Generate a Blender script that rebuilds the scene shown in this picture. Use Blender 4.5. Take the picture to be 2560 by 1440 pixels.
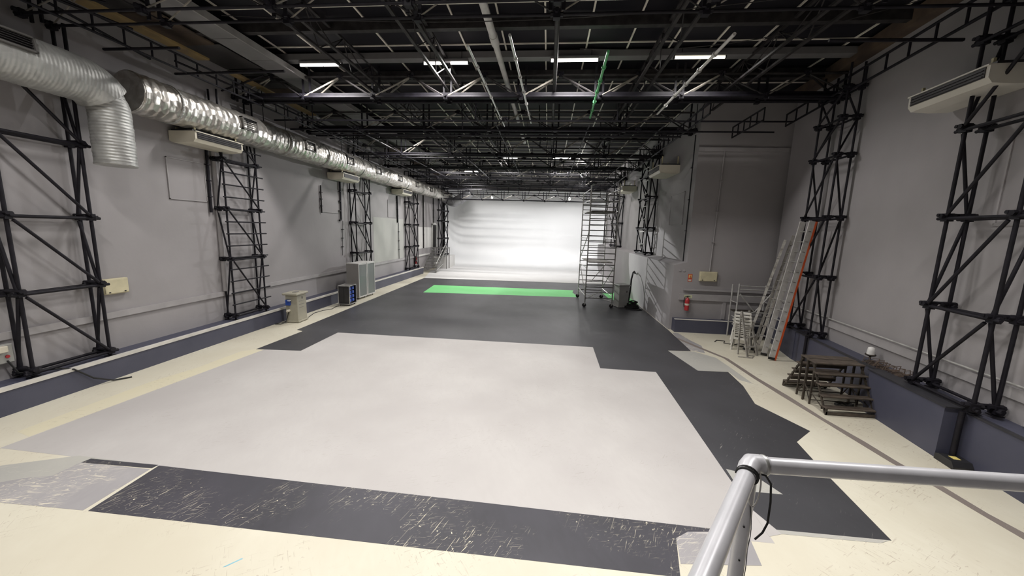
import bpy, bmesh, math, random
from mathutils import Vector, Matrix
random.seed(7)
SC = bpy.context.scene
COL = SC.collection
for _o in list(bpy.data.objects):
    bpy.data.objects.remove(_o)
PI = math.pi

# ------------------------------------------------------------------ camera
cam_d = bpy.data.cameras.new('camera')
cam_d.sensor_width = 36.0
cam_d.lens = 36.0 * 930 / 2560
cam_d.clip_start = 0.05
cam_d.clip_end = 200
cam = bpy.data.objects.new('camera', cam_d)
COL.objects.link(cam)
YAW, PITCH, ROLL = 0.0913203803, 0.155121013, 0.0296267172
_f = Vector((-math.sin(YAW), math.cos(YAW), 0)); _r = Vector((math.cos(YAW), math.sin(YAW), 0)); _u = Vector((0, 0, 1))
_f2 = _f * math.cos(PITCH) - _u * math.sin(PITCH); _u2 = _u * math.cos(PITCH) + _f * math.sin(PITCH)
_r3 = _r * math.cos(ROLL) + _u2 * math.sin(ROLL); _u3 = _u2 * math.cos(ROLL) - _r * math.sin(ROLL)
cam.matrix_world = Matrix(((_r3.x, _u3.x, -_f2.x, 0), (_r3.y, _u3.y, -_f2.y, 0), (_r3.z, _u3.z, -_f2.z, 3.6), (0, 0, 0, 1)))
SC.camera = cam

# ------------------------------------------------------------------ world, lamps, exposure
wd = bpy.data.worlds.new('world'); SC.world = wd
wd.use_nodes = True
wd.node_tree.nodes['Background'].inputs[0].default_value = (0.05, 0.05, 0.06, 1)
wd.node_tree.nodes['Background'].inputs[1].default_value = 0.3
SC.view_settings.view_transform = 'Standard'
SC.view_settings.look = 'None'
SC.view_settings.gamma = 1
SC.view_settings.use_curve_mapping = False
SC.view_settings.exposure = -0.78

def area(x, y, z, w, h, power, col=(1, .965, .93), rx=0.0, rz=0.0, spread=PI):
    d = bpy.data.lights.new('lamp_glow', 'AREA'); d.shape = 'RECTANGLE'; d.size = w; d.size_y = h
    d.energy = power; d.color = col; d.spread = spread
    o = bpy.data.objects.new('lamp_glow', d); COL.objects.link(o)
    o.location = (x, y, z); o.rotation_euler = (rx, 0, rz)
    return o

# rows of tubes (x centre, y, power): the rows repeat every 7 m down the hall, one row is above the camera
TUBES = [(-6.75, 11.03), (-3.05, 11.0), (0.5, 10.91), (3.7, 10.82),
         (-6.6, 18.0), (-6.5, 25.0), (-2.8, 24.8), (0.7, 24.6), (-6.3, 30.6)]
SPREAD = math.radians(158)                                  # the fittings are reflector battens that throw downward
for _x, _y in TUBES:
    area(_x, _y, 8.10, 1.25, .14, 130 if _x > 3 else (440 if _y > 20 else 320), spread=SPREAD)
for _x, _p, _s in ((-6.6, 300, 150), (-3.0, 330, 158), (0.6, 310, 125), (4.2, 215, 112)):
    area(_x, 4.0, 8.10, 1.25, .14, _p, spread=math.radians(_s))
area(-4.0, -2.6, 7.6, 1.25, .3, 260, spread=SPREAD)         # one lamp at the balcony end
def point(x, y, z, power, r=.07, col=(1, .98, .95)):
    d = bpy.data.lights.new('bulb_glow', 'POINT'); d.energy = power; d.shadow_soft_size = r; d.color = col
    o = bpy.data.objects.new('bulb_glow', d); COL.objects.link(o); o.location = (x, y, z); return o
point(2.33, 29.6, 7.78, 800)                               # the lit bell lamps
def spot(x, y, z, tx, ty, tz, power, ang, r=.05):
    d = bpy.data.lights.new('spot_glow', 'SPOT'); d.energy = power; d.spot_size = math.radians(ang); d.spot_blend = .2; d.shadow_soft_size = r
    o = bpy.data.objects.new('spot_glow', d); COL.objects.link(o); o.location = (x, y, z)
    o.rotation_euler = Vector((tx - x, ty - y, tz - z)).to_track_quat('-Z', 'Y').to_euler(); return o
spot(-5.0, 32.9, 6.15, 4.75, 19.2, 1.9, 11000, 14.6)            # lamp by the cyclorama that rakes the far right wall
spot(1.7, 32.9, 6.15, -10.1, 18.0, 1.5, 5500, 44)             # its neighbour, raking the left wall
for _x, _p in ((-6.5, 145), (-3.0, 190), (.4, 220), (3.2, 215)):   # battens over the white cyclorama
    area(_x, 32.9, 7.55, 1.3, .35, _p, (1, .99, .985), rx=math.radians(16), spread=math.radians(122))

# ------------------------------------------------------------------ materials
MATS = {}
def mat(name, col, rough=.6, metal=0., var=.12, scale=3., bump=0., bscale=40., spec=.5, emit=None, est=0., tone=None):
    """painted / metal / plastic surface: two tones mixed by world-space noise, optional fine bump"""
    if name in MATS: return MATS[name]
    m = bpy.data.materials.new(name); m.use_nodes = True
    nt = m.node_tree; b = nt.nodes['Principled BSDF']
    b.inputs['Roughness'].default_value = rough; b.inputs['Metallic'].default_value = metal
    b.inputs['Specular IOR Level'].default_value = spec
    geo = nt.nodes.new('ShaderNodeNewGeometry')
    n = nt.nodes.new('ShaderNodeTexNoise'); n.inputs['Scale'].default_value = scale; n.inputs['Detail'].default_value = 5
    nt.links.new(geo.outputs['Position'], n.inputs['Vector'])
    mx = nt.nodes.new('ShaderNodeMix'); mx.data_type = 'RGBA'
    c2 = tone if tone else tuple(c * (1 - var) for c in col)
    c1 = col if tone else tuple(min(1, c * (1 + var)) for c in col)
    mx.inputs['A'].default_value = (*c1, 1); mx.inputs['B'].default_value = (*c2, 1)
    ramp = nt.nodes.new('ShaderNodeValToRGB'); ramp.color_ramp.elements[0].position = .35; ramp.color_ramp.elements[1].position = .65
    nt.links.new(n.outputs['Fac'], ramp.inputs['Fac'])
    nt.links.new(ramp.outputs['Color'], mx.inputs['Factor'])
    nt.links.new(mx.outputs['Result'], b.inputs['Base Color'])
    if bump:
        n2 = nt.nodes.new('ShaderNodeTexNoise'); n2.inputs['Scale'].default_value = bscale; n2.inputs['Detail'].default_value = 4
        nt.links.new(geo.outputs['Position'], n2.inputs['Vector'])
        bp = nt.nodes.new('ShaderNodeBump'); bp.inputs['Strength'].default_value = bump; bp.inputs['Distance'].default_value = .02
        nt.links.new(n2.outputs['Fac'], bp.inputs['Height']); nt.links.new(bp.outputs['Normal'], b.inputs['Normal'])
    if emit:
        b.inputs['Emission Color'].default_value = (*emit, 1); b.inputs['Emission Strength'].default_value = est
    MATS[name] = m
    return m

def floor_mat(name, col, tone, mark, rough, marks=1., dirs=((.5, 14, 5),), speck=.5, yel=None, th=.645, bump=.1):
    """floor paint: large soft tone changes, thin directional scuffs and small chips in another colour"""
    m = bpy.data.materials.new(name); m.use_nodes = True
    nt = m.node_tree; b = nt.nodes['Principled BSDF']; L = nt.links.new
    b.inputs['Specular IOR Level'].default_value = .4
    geo = nt.nodes.new('ShaderNodeNewGeometry')
    def noise(scale, rot=0., sc=(1, 1, 1), det=6, dist=0.):
        m0 = nt.nodes.new('ShaderNodeMapping'); m0.inputs['Rotation'].default_value = (0, 0, -rot)
        mp = nt.nodes.new('ShaderNodeMapping'); mp.inputs['Scale'].default_value = sc
        L(geo.outputs['Position'], m0.inputs['Vector']); L(m0.outputs['Vector'], mp.inputs['Vector'])
        n = nt.nodes.new('ShaderNodeTexNoise'); n.inputs['Scale'].default_value = scale; n.inputs['Detail'].default_value = det
        n.inputs['Distortion'].default_value = dist
        L(mp.outputs['Vector'], n.inputs['Vector']); return n.outputs['Fac']
    def step(fac, a, c):
        r = nt.nodes.new('ShaderNodeMapRange'); r.inputs['From Min'].default_value = a; r.inputs['From Max'].default_value = c
        L(fac, r.inputs['Value']); return r.outputs['Result']
    def mul(a, c):
        k = nt.nodes.new('ShaderNodeMath'); k.operation = 'MULTIPLY'; k.use_clamp = True
        L(a, k.inputs[0])
        if isinstance(c, float): k.inputs[1].default_value = c
        else: L(c, k.inputs[1])
        return k.outputs[0]
    def mix(f, a, c):
        x = nt.nodes.new('ShaderNodeMix'); x.data_type = 'RGBA'; L(f, x.inputs['Factor'])
        for s, v in (('A', a), ('B', c)):
            if isinstance(v, tuple): x.inputs[s].default_value = (*v, 1)
            else: L(v, x.inputs[s])
        return x.outputs['Result']
    c = mix(step(noise(.55, det=4), .35, .65), col, tone)
    c = mix(mul(step(noise(9, .4, (1, .35, 1), 8, 1.), .4, .75), .35), c, tone)
    if yel: c = mix(mul(step(noise(.35, det=3), .48, .62), .7), c, yel)
    patch = step(noise(.9, .7, det=3), .46, .62)
    for i, (rot, k, s) in enumerate(dirs):
        scuff = step(noise(s, rot, (1, k, 1), 3, .5), th, th + .03)
        c = mix(mul(mul(scuff, patch), marks), c, mark)
    chips = step(noise(19, det=3), th + .015, th + .035)
    c = mix(mul(mul(chips, patch), marks * speck), c, mark)
    L(c, b.inputs['Base Color'])
    L(step(noise(2.2, .3, (1, .5, 1)), .2, .8), b.inputs['Roughness'])
    rr = nt.nodes.new('ShaderNodeMapRange'); rr.inputs['To Min'].default_value = rough - .03; rr.inputs['To Max'].default_value = rough + .05
    L(noise(2.2, .3, (1, .5, 1)), rr.inputs['Value']); L(rr.outputs['Result'], b.inputs['Roughness'])
    bp = nt.nodes.new('ShaderNodeBump'); bp.inputs['Strength'].default_value = bump; bp.inputs['Distance'].default_value = .006
    L(noise(14, det=5), bp.inputs['Height']); L(bp.outputs['Normal'], b.inputs['Normal'])
    MATS[name] = m
    return m

M_cream = floor_mat('cream floor paint', (.69, .66, .55), (.61, .57, .46), (.36, .29, .23), .5, .6, ((.6, 9, 4), (-.9, 12, 5)), .9, th=.64)
M_white = floor_mat('white floor paint', (.52, .502, .487), (.455, .434, .424), (.36, .33, .31), .5, .6, ((.35, 11, 4.5), (1.1, 14, 6)), .6, th=.65)
M_black = floor_mat('black floor paint', (.040, .040, .045), (.056, .056, .063), (.50, .48, .44), .43, .35, ((.9, 16, 4),), .6, th=.68, bump=.0)
M_black.node_tree.nodes['Principled BSDF'].inputs['Specular IOR Level'].default_value = .75
M_blackw = floor_mat('worn black floor paint', (.045, .044, .052), (.066, .064, .078), (.72, .67, .52), .45, 1., ((1.25, 22, 2.2), (1.0, 16, 5), (.2, 26, 6)), 1., th=.655, bump=.02)
M_greyp = floor_mat('scuffed grey floor paint', (.40, .385, .39), (.30, .29, .30), (.72, .67, .55), .5, 1., ((.5, 14, 4), (.75, 18, 7), (.1, 12, 3)), .8, th=.62)
M_palegrey = floor_mat('pale grey floor paint', (.47, .46, .42), (.40, .395, .37), (.65, .62, .52), .5, .6)
M_yellow = floor_mat('yellowed floor paint', (.69, .64, .46), (.67, .625, .48), (.3, .25, .18), .5, .6, ((.2, 14, 5),), .7)
M_green = floor_mat('green floor paint', (.17, .62, .20), (.21, .66, .25), (.5, .75, .5), .5, .3)
M_brown = floor_mat('brown floor filler', (.19, .16, .145), (.235, .20, .18), (.5, .45, .4), .7, .5)
M_bluemark = mat('blue brush paint', (.22, .50, .62), .6)
M_cycfl = floor_mat('white cyclorama floor', (.72, .715, .71), (.68, .675, .67), (.6, .6, .6), .5, .2)
M_cyc = mat('white cyclorama paint', (.84, .845, .85), .7, var=.015, scale=.5)
M_wall = mat('grey wall paint', (.355, .338, .346), .75, tone=(.31, .296, .30), scale=.55, bump=.12, bscale=9)
M_wallp = mat('greenish grey wall paint', (.44, .44, .415), .75, tone=(.40, .40, .38), scale=.9)
M_trimw = mat('ledge grey paint', (.36, .345, .35), .7, var=.06)
M_navy = mat('dark blue grey paint', (.060, .063, .096), .5, tone=(.075, .077, .112), scale=1.2, bump=.06)
M_nose = mat('white edge strip', (.62, .60, .56), .45, var=.1)
M_nosed = mat('dark edge strip', (.030, .030, .036), .5)
M_tube = mat('black painted tube', (.010, .009, .013), .55, var=.3, scale=6, spec=.25)
M_tubeg = mat('worn grey black tube', (.030, .027, .028), .55, var=.4, scale=5, spec=.3)
M_tubel = mat('steel tube with painted lamplight', (.26, .24, .21), .5, var=.3, scale=5)  # pale colour stands for lamplight falling on the roof braces
M_ceil = mat('black ceiling panel', (.007, .007, .011), .7, tone=(.013, .012, .016), scale=1., spec=.25)
M_bar = mat('pale ceiling bar', (.74, .70, .62), .5, var=.12)
M_soffit = mat('grey soffit panel', (.17, .165, .17), .55, var=.12, scale=1.5)
M_soffe = mat('soffit edge angle', (.26, .25, .245), .5, var=.15)
M_soffd = mat('dark soffit board', (.06, .055, .055), .6, var=.3, scale=1.2)
M_wood = mat('ochre timber', (.32, .22, .085), .7, tone=(.20, .14, .07), scale=2.)
M_woodd = mat('dark red brown timber', (.13, .09, .06), .7, tone=(.07, .05, .04), scale=2.)
def foil_mat(name, c1, c2, rough, metal, ring, crinkle, rot, ringh=.45):
    """crinkled foil over spiral duct: ring ridges plus irregular creases in the bump"""
    m = bpy.data.materials.new(name); m.use_nodes = True; nt = m.node_tree; b = nt.nodes['Principled BSDF']; L = nt.links.new
    geo = nt.nodes.new('ShaderNodeNewGeometry')
    n = nt.nodes.new('ShaderNodeTexNoise'); n.inputs['Scale'].default_value = 3.2; n.inputs['Detail'].default_value = 5; n.inputs['Distortion'].default_value = 1.2
    L(geo.outputs['Position'], n.inputs['Vector'])
    mx = nt.nodes.new('ShaderNodeMix'); mx.data_type = 'RGBA'; mx.inputs['A'].default_value = (*c1, 1); mx.inputs['B'].default_value = (*c2, 1)
    r = nt.nodes.new('ShaderNodeMapRange'); r.inputs['From Min'].default_value = .38; r.inputs['From Max'].default_value = .62
    L(n.outputs['Fac'], r.inputs['Value']); L(r.outputs['Result'], mx.inputs['Factor']); L(mx.outputs['Result'], b.inputs['Base Color'])
    b.inputs['Metallic'].default_value = metal; b.inputs['Roughness'].default_value = rough
    v = nt.nodes.new('ShaderNodeTexVoronoi'); v.inputs['Scale'].default_value = 5.5; v.inputs['Randomness'].default_value = 1; L(n.outputs['Color'], v.inputs['Vector'])
    v2 = nt.nodes.new('ShaderNodeTexVoronoi'); v2.inputs['Scale'].default_value = 6.5; L(geo.outputs['Position'], v2.inputs['Vector'])
    w = nt.nodes.new('ShaderNodeTexWave'); w.bands_direction = rot; w.inputs['Scale'].default_value = ring; w.inputs['Distortion'].default_value = .8; L(geo.outputs['Position'], w.inputs['Vector'])
    k = nt.nodes.new('ShaderNodeMath'); k.operation = 'MULTIPLY_ADD'; k.inputs[1].default_value = crinkle; L(v2.outputs['Distance'], k.inputs[0])
    k2 = nt.nodes.new('ShaderNodeMath'); k2.operation = 'MULTIPLY'; k2.inputs[1].default_value = ringh; L(w.outputs['Fac'], k2.inputs[0]); L(k2.outputs[0], k.inputs[2])
    bp = nt.nodes.new('ShaderNodeBump'); bp.inputs['Strength'].default_value = .9; bp.inputs['Distance'].default_value = .035
    L(k.outputs[0], bp.inputs['Height']); L(bp.outputs['Normal'], b.inputs['Normal'])
    return m
M_foil = foil_mat('silver foil', (.74, .72, .68), (.52, .49, .45), .36, .85, 1.6, .8, 'Y')
M_foild = foil_mat('dull silver foil', (.50, .505, .49), (.38, .38, .37), .52, .6, 5., .3, 'Z', .2)
M_foilh = foil_mat('dull silver foil sleeve', (.50, .505, .49), (.38, .38, .37), .52, .6, 5., .35, 'Y', .12)
M_greyduct = mat('grey sheet metal', (.30, .30, .31), .4, .8, var=.1)
M_grille = mat('dark grille metal', (.045, .043, .045), .5, .3)
M_vent = mat('dull grey vent metal', (.13, .125, .12), .5, .4)
M_ivory = mat('ivory plastic', (.62, .58, .48), .45, var=.04)
M_ivoryw = mat('warm white plastic', (.60, .575, .52), .45, var=.04)
M_black_pl = mat('black plastic', (.02, .02, .022), .45, var=.2)
M_rubber = mat('black rubber', (.015, .015, .015), .7, var=.2)
M_steeld = mat('dull grey steel', (.20, .195, .185), .5, .3, var=.2, scale=6)
M_towerp = mat('tower post with painted shade', (.30, .295, .28), .45, .5, var=.2, scale=7)  # darker colour for the front posts, painted as if backlit
M_alu = mat('bare aluminium', (.62, .62, .60), .35, .85, var=.12, scale=8)
M_alud = mat('paint spattered aluminium', (.50, .485, .45), .5, .45, tone=(.30, .28, .25), scale=9, bump=.1)
M_steel = mat('galvanised steel', (.46, .455, .44), .45, .2, var=.2, scale=6)
M_railp = mat('silver painted rail', (.60, .60, .63), .33, .25, var=.05, scale=12)
M_alupale = mat('pale weathered aluminium', (.56, .55, .53), .5, .2, var=.12, scale=7)
M_orange = mat('orange fibreglass', (.62, .10, .025), .5, var=.15)
M_beige = mat('beige enamel', (.36, .34, .27), .5, var=.08)
M_greyen = mat('grey enamel', (.37, .37, .35), .5, var=.08)
M_blue = mat('blue plastic', (.02, .06, .30), .4)
M_bluep = mat('bright blue plastic', (.05, .12, .55), .4)
M_whitef = mat('white laminate', (.72, .71, .69), .4, var=.03)
M_greyf = mat('grey laminate', (.20, .19, .18), .6, var=.05)
M_greyl = mat('pale grey laminate', (.42, .405, .39), .55, var=.04)
M_red = mat('red enamel', (.42, .03, .035), .35)
M_redsign = mat('red sign', (.62, .08, .04), .5)
M_yelsign = mat('luminous yellow print', (.75, .62, .20), .5)
M_palesign = mat('pale green label', (.62, .66, .42), .5)
M_timber = mat('old timber tread', (.10, .078, .06), .7, tone=(.055, .043, .034), scale=7)
M_iron = mat('dark iron', (.055, .045, .035), .55, .3, var=.3, scale=6)
M_rust = mat('rusty wire', (.20, .15, .115), .6, .3, tone=(.11, .08, .065), scale=8)
M_polew = mat('white pvc pipe', (.55, .54, .52), .4, var=.1)
M_greenp = mat('green painted pole', (.10, .42, .16), .5, var=.1)
M_lit = mat('lit tube', (.9, .9, .9), .5, emit=(1, .95, .88), est=14.)
M_litw = mat('lit warm tube', (.9, .9, .8), .5, emit=(1, .93, .7), est=5.)
M_chair = mat('white resin', (.60, .585, .54), .45, var=.05)
M_dark = mat('painted passage shade', (.012, .012, .013), .8)
M_brass = mat('cream fitting', (.58, .53, .36), .5)
M_sawn = mat('sawn yellow bracket', (.50, .46, .28), .5)

def glass_mat():
    m = bpy.data.materials.new('frosted glass'); m.use_nodes = True
    b = m.node_tree.nodes['Principled BSDF']
    b.inputs['Base Color'].default_value = (.80, .84, .83, 1); b.inputs['Roughness'].default_value = .35
    b.inputs['Transmission Weight'].default_value = .8; b.inputs['IOR'].default_value = 1.2
    return m
M_glass = glass_mat()

# ------------------------------------------------------------------ mesh helpers
class MB:
    def __init__(s): s.v = []; s.f = []; s.sm = []
    def add(s, vs, fs, smooth=False):
        o = len(s.v); s.v += [tuple(v) for v in vs]
        for f in fs: s.f.append([i + o for i in f]); s.sm.append(smooth)
        return s
    def box(s, x0, x1, y0, y1, z0, z1, M=None):
        vs = [Vector((x, y, z)) for z in (z0, z1) for x, y in ((x0, y0), (x1, y0), (x1, y1), (x0, y1))]
        if M is not None: vs = [M @ v for v in vs]
        return s.add(vs, [(3, 2, 1, 0), (4, 5, 6, 7), (0, 1, 5, 4), (1, 2, 6, 5), (2, 3, 7, 6), (3, 0, 4, 7)])
    def bev(s, x0, x1, y0, y1, z0, z1, b=.01, M=None):
        """box with chamfered edges"""
        bm = bmesh.new(); bmesh.ops.create_cube(bm, size=1)
        for v in bm.verts: v.co = Vector(((x0 + x1) / 2 + v.co.x * (x1 - x0), (y0 + y1) / 2 + v.co.y * (y1 - y0), (z0 + z1) / 2 + v.co.z * (z1 - z0)))
        bmesh.ops.bevel(bm, geom=list(bm.edges), offset=b, segments=1, affect='EDGES')
        bm.verts.index_update()
        vs = [(M @ v.co if M is not None else v.co.copy()) for v in bm.verts]
        s.add(vs, [[v.index for v in f.verts] for f in bm.faces]); bm.free(); return s
    def beam(s, p, q, w, h, up=(0, 0, 1)):
        """rectangular bar from p to q, w across, h along 'up'"""
        p = Vector(p); q = Vector(q); d = (q - p).normalized(); u = Vector(up)
        a = d.cross(u)
        if a.length < 1e-4: a = d.cross(Vector((0, 1, 0)))
        a.normalize(); u = a.cross(d).normalized()
        vs = [e + a * i * w / 2 + u * j * h / 2 for e in (p, q) for i, j in ((-1, -1), (1, -1), (1, 1), (-1, 1))]
        return s.add(vs, [(3, 2, 1, 0), (4, 5, 6, 7), (0, 1, 5, 4), (1, 2, 6, 5), (2, 3, 7, 6), (3, 0, 4, 7)])
    def tube(s, p, q, r, n=8, r2=None):
        return s.path([p, q], r, n, r2)
    def path(s, pts, r, n=8, r2=None, closed=False):
        pts = [Vector(p) for p in pts]; k = len(pts); rings = []
        prev = None
        for i, p in enumerate(pts):
            if closed: d = pts[(i + 1) % k] - pts[i - 1]
            elif i == 0: d = pts[1] - p
            elif i == k - 1: d = p - pts[i - 1]
            else: d = (pts[i + 1] - p).normalized() + (p - pts[i - 1]).normalized()
            d.normalize()
            if prev is None:
                a = d.cross(Vector((0, 0, 1)))
                if a.length < 1e-3: a = d.cross(Vector((0, 1, 0)))
            else:
                a = prev - d * prev.dot(d)
                if a.length < 1e-4: a = d.cross(Vector((0, 1, 0)))
            a.normalize(); b = d.cross(a); prev = a
            rr = r[i] if isinstance(r, (list, tuple)) else (r if r2 is None else r + (r2 - r) * i / max(1, k - 1))
            rings.append([p + (a * math.cos(2 * PI * j / n) + b * math.sin(2 * PI * j / n)) * rr for j in range(n)])
        vs = [v for g in rings for v in g]; fs = []
        m = k if closed else k - 1
        for i in range(m):
            for j in range(n):
                a0 = i * n + j; a1 = i * n + (j + 1) % n; c = ((i + 1) % k) * n
                fs.append((a0, a1, c + (j + 1) % n, c + j))
        s.add(vs, fs, n >= 8)
        if not closed:
            s.add(rings[0], [tuple(range(n - 1, -1, -1))]); s.add(rings[-1], [tuple(range(n))])
        return s
    def lathe(s, prof, c=(0, 0, 0), n=16, M=None):
        """profile of (radius, z) about the z axis"""
        vs = []; fs = []; c = Vector(c)
        for r, z in prof:
            for j in range(n):
                v = Vector((r * math.cos(2 * PI * j / n), r * math.sin(2 * PI * j / n), z))
                vs.append((M @ v if M is not None else v) + c)
        for i in range(len(prof) - 1):
            for j in range(n): fs.append((i * n + j, i * n + (j + 1) % n, (i + 1) * n + (j + 1) % n, (i + 1) * n + j))
        s.add(vs, fs, True)
        s.add(vs[:n], [tuple(range(n - 1, -1, -1))]); s.add(vs[-n:], [tuple(range(n))]); return s
    def prism(s, poly, z0, z1):
        n = len(poly)
        ar = sum(poly[i][0] * poly[(i + 1) % n][1] - poly[(i + 1) % n][0] * poly[i][1] for i in range(n))
        if ar < 0: poly = poly[::-1]
        vs = [(x, y, z0) for x, y in poly] + [(x, y, z1) for x, y in poly]
        fs = [tuple(range(n - 1, -1, -1)), tuple(range(n, 2 * n))] + [(i, (i + 1) % n, n + (i + 1) % n, n + i) for i in range(n)]
        return s.add(vs, fs)
    def extr(s, prof, y0, y1, M=None):
        """profile in x,z extruded along y"""
        n = len(prof)
        ar = sum(prof[i][0] * prof[(i + 1) % n][1] - prof[(i + 1) % n][0] * prof[i][1] for i in range(n))
        if ar < 0: prof = prof[::-1]
        vs = [Vector((x, y0, z)) for x, z in prof] + [Vector((x, y1, z)) for x, z in prof]
        if M is not None: vs = [M @ v for v in vs]
        fs = [tuple(range(n)), tuple(range(2 * n - 1, n - 1, -1))] + [(n + i, n + (i + 1) % n, (i + 1) % n, i) for i in range(n)]
        return s.add(vs, fs)
    def mesh(s, name, m):
        me = bpy.data.meshes.new(name); me.from_pydata(s.v, [], s.f)
        me.polygons.foreach_set('use_smooth', s.sm)
        if m is not None: me.materials.append(m)
        me.update(); return me
    def build(s, name, m, parent=None, label=None):
        return put(name, s.mesh(name, m), parent, label=label)

def put(name, me, parent=None, loc=(0, 0, 0), rot=(0, 0, 0), label=None, scale=None):
    o = bpy.data.objects.new(name, me); COL.objects.link(o)
    o.location = loc; o.rotation_euler = rot
    if scale: o.scale = scale
    if parent is not None: o.parent = parent
    if label: o['label'] = label
    return o
def thing(name, label, cat, loc=(0, 0, 0), rz=0., group=None):
    o = bpy.data.objects.new(name, None); COL.objects.link(o); o.empty_display_size = .1
    o.location = loc; o.rotation_euler = (0, 0, rz); o['label'] = label; o['category'] = cat
    if group: o['group'] = group
    return o
def tag(o, label, cat, group=None):
    o['label'] = label; o['category'] = cat
    if group: o['group'] = group
    return o
def struct(name, mb, m, label, cat='structure'):
    o = mb.build(name, m); o['kind'] = 'structure'; o['label'] = label; o['category'] = cat
    return o
def copy_tree(o, parent=None):
    c = o.copy(); COL.objects.link(c)
    if parent is not None: c.parent = parent
    for ch in list(o.children): copy_tree(ch, c)
    return c

# ------------------------------------------------------------------ the hall
CZ = 8.5                                                    # ceiling height
P0 = Vector((6.83, 5.4, 0)); RD = Vector((.6, 5.85, 0)).normalized(); RN = Vector((RD.y, -RD.x, 0))   # front line of the right plinth
RA = math.atan2(RD.y, RD.x)
def RW(s, off, z=0.): return P0 + RD * s + RN * off + Vector((0, 0, z))

floor = struct('floor', MB().box(-10.6, 9.2, -4.3, 38, -.2, 0), M_cream, 'cream painted studio floor with scuffs and dark specks', 'floor')
def paint(name, poly, z, m, label=None):
    return MB().prism(poly, 0.0002, z).build(name, m, floor, label)
paint('white_paint', [(-8.37, 4.57), (-7.95, 9.55), (-6.92, 11.57), (1.57, 11.57), (1.55, 9.72), (3.0, 9.7), (2.85, 4.2), (2.3, 4.2), (-5.6, 4.5)], .0012, M_white, 'large off-white painted rectangle')
paint('black_paint', [(-8.42, 11.62), (-8.72, 25.8), (4.74, 26.6), (4.72, 14.3), (4.63, 11.73), (3.9, 11.66), (4.17, 9.99), (4.97, 10.04), (4.9, 9.11), (4.66, 8.12),
      (5.1, 7.06), (4.59, 6.62), (4.45, 5.66), (4.32, 4.43), (2.85, 4.42), (2.88, 5.6), (2.995, 9.7), (1.55, 9.72), (1.57, 11.57), (-6.92, 11.57), (-6.9, 9.63), (-8.2, 9.54), (-8.13, 11.5)], .002, M_black, 'black painted area')
paint('black_strip', [(-5.53, 3.62), (-5.58, 4.52), (2.49, 4.33), (1.87, 4.25), (1.69, 4.13), (1.56, 3.60)], .0024, M_blackw, 'scratched black painted strip')
paint('black_edge', [(-6.75, 4.43), (-6.72, 4.53), (-5.6, 4.53), (-5.62, 4.45)], .0026, M_blackw)
paint('grey_patch', [(-8.1, 3.58), (-5.6, 3.62), (-5.62, 4.43), (-6.76, 4.43), (-6.78, 4.12), (-7.09, 4.03), (-7.3, 3.9), (-8.1, 3.85)], .002, M_greyp, 'scuffed grey patch')
paint('beige_patch', [(-8.0, 3.84), (-7.3, 3.88), (-7.08, 4.01), (-6.77, 4.10), (-6.72, 4.44), (-5.9, 4.47), (-5.9, 4.53), (-6.72, 4.56), (-6.98, 4.57), (-7.75, 4.22)], .0016, M_palegrey)
paint('grey_patch', [(1.62, 3.77), (2.52, 3.86), (2.58, 4.21), (1.87, 4.25), (1.69, 4.13)], .0032, M_greyp)
paint('grey_patch', [(3.9, 11.64), (4.17, 9.99), (4.99, 10.06), (5.0, 9.5), (5.22, 9.3), (5.2, 10.3), (5.15, 11.2), (4.7, 11.7)], .0028, M_palegrey, 'pale grey patch')
paint('grey_patch', [(4.55, 11.9), (4.75, 13.9), (4.95, 13.9), (5.05, 13.0), (5.2, 12.4), (5.0, 11.6)], .0016, M_greyp)
paint('white_patch', [(2.9, 5.12), (3.48, 5.12), (3.30, 5.50), (2.93, 5.62)], .0036, M_palegrey, 'pale triangular patch')
paint('white_patch', [(2.84, 4.3), (3.02, 4.36), (2.86, 4.78)], .0034, M_white)
paint('grey_line', [(2.86, 4.36), (4.15, 4.37), (4.3, 4.43), (2.86, 4.425)], .003, M_palegrey)
paint('yellow_stain', [(-8.75, 5.0), (-8.37, 4.9), (-7.97, 9.5), (-8.2, 9.54), (-8.45, 9.3), (-8.5, 8.0), (-8.72, 7.1)], .0009, M_yellow, 'yellowed strip of old paint')
paint('green_paint', [(-6.80, 19.95), (-7.05, 22.75), (1.72, 23.05), (1.6, 22.2), (1.85, 20.6)], .003, M_green, 'green painted strip')
paint('green_paint', [(3.5, 20.5), (3.4, 22.6), (4.74, 22.9), (4.74, 19.0)], .003, M_green, 'green painted strip')
paint('white_floor', [(-9.7, 30.5), (-8.72, 25.85), (4.74, 26.65), (5.2, 36), (-9.7, 36)], .0022, M_cycfl, 'white painted cyclorama floor')
paint('blue_mark', [(-3.26, 3.12), (-3.23, 3.13), (-3.13, 3.24), (-3.15, 3.24)], .0012, M_bluemark, 'small blue brush mark')
line = [(4.66, 13.2), (5.0, 12.3), (5.42, 11.2), (5.50, 9.7), (5.60, 8.66), (5.68, 7.65), (5.78, 6.8), (5.86, 6.2), (5.95, 5.6), (6.03, 5.1), (6.12, 4.6), (6.3, 3.6)]
lft = [(x - .07 - .02 * math.sin(i * 2.1), y) for i, (x, y) in enumerate(line)]; rgt = [(x + .07 + .02 * math.sin(i * 3.3), y) for i, (x, y) in enumerate(line)]
paint('brown_seam', lft + rgt[::-1], .0018, M_brown, 'brown filled seam')

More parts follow.
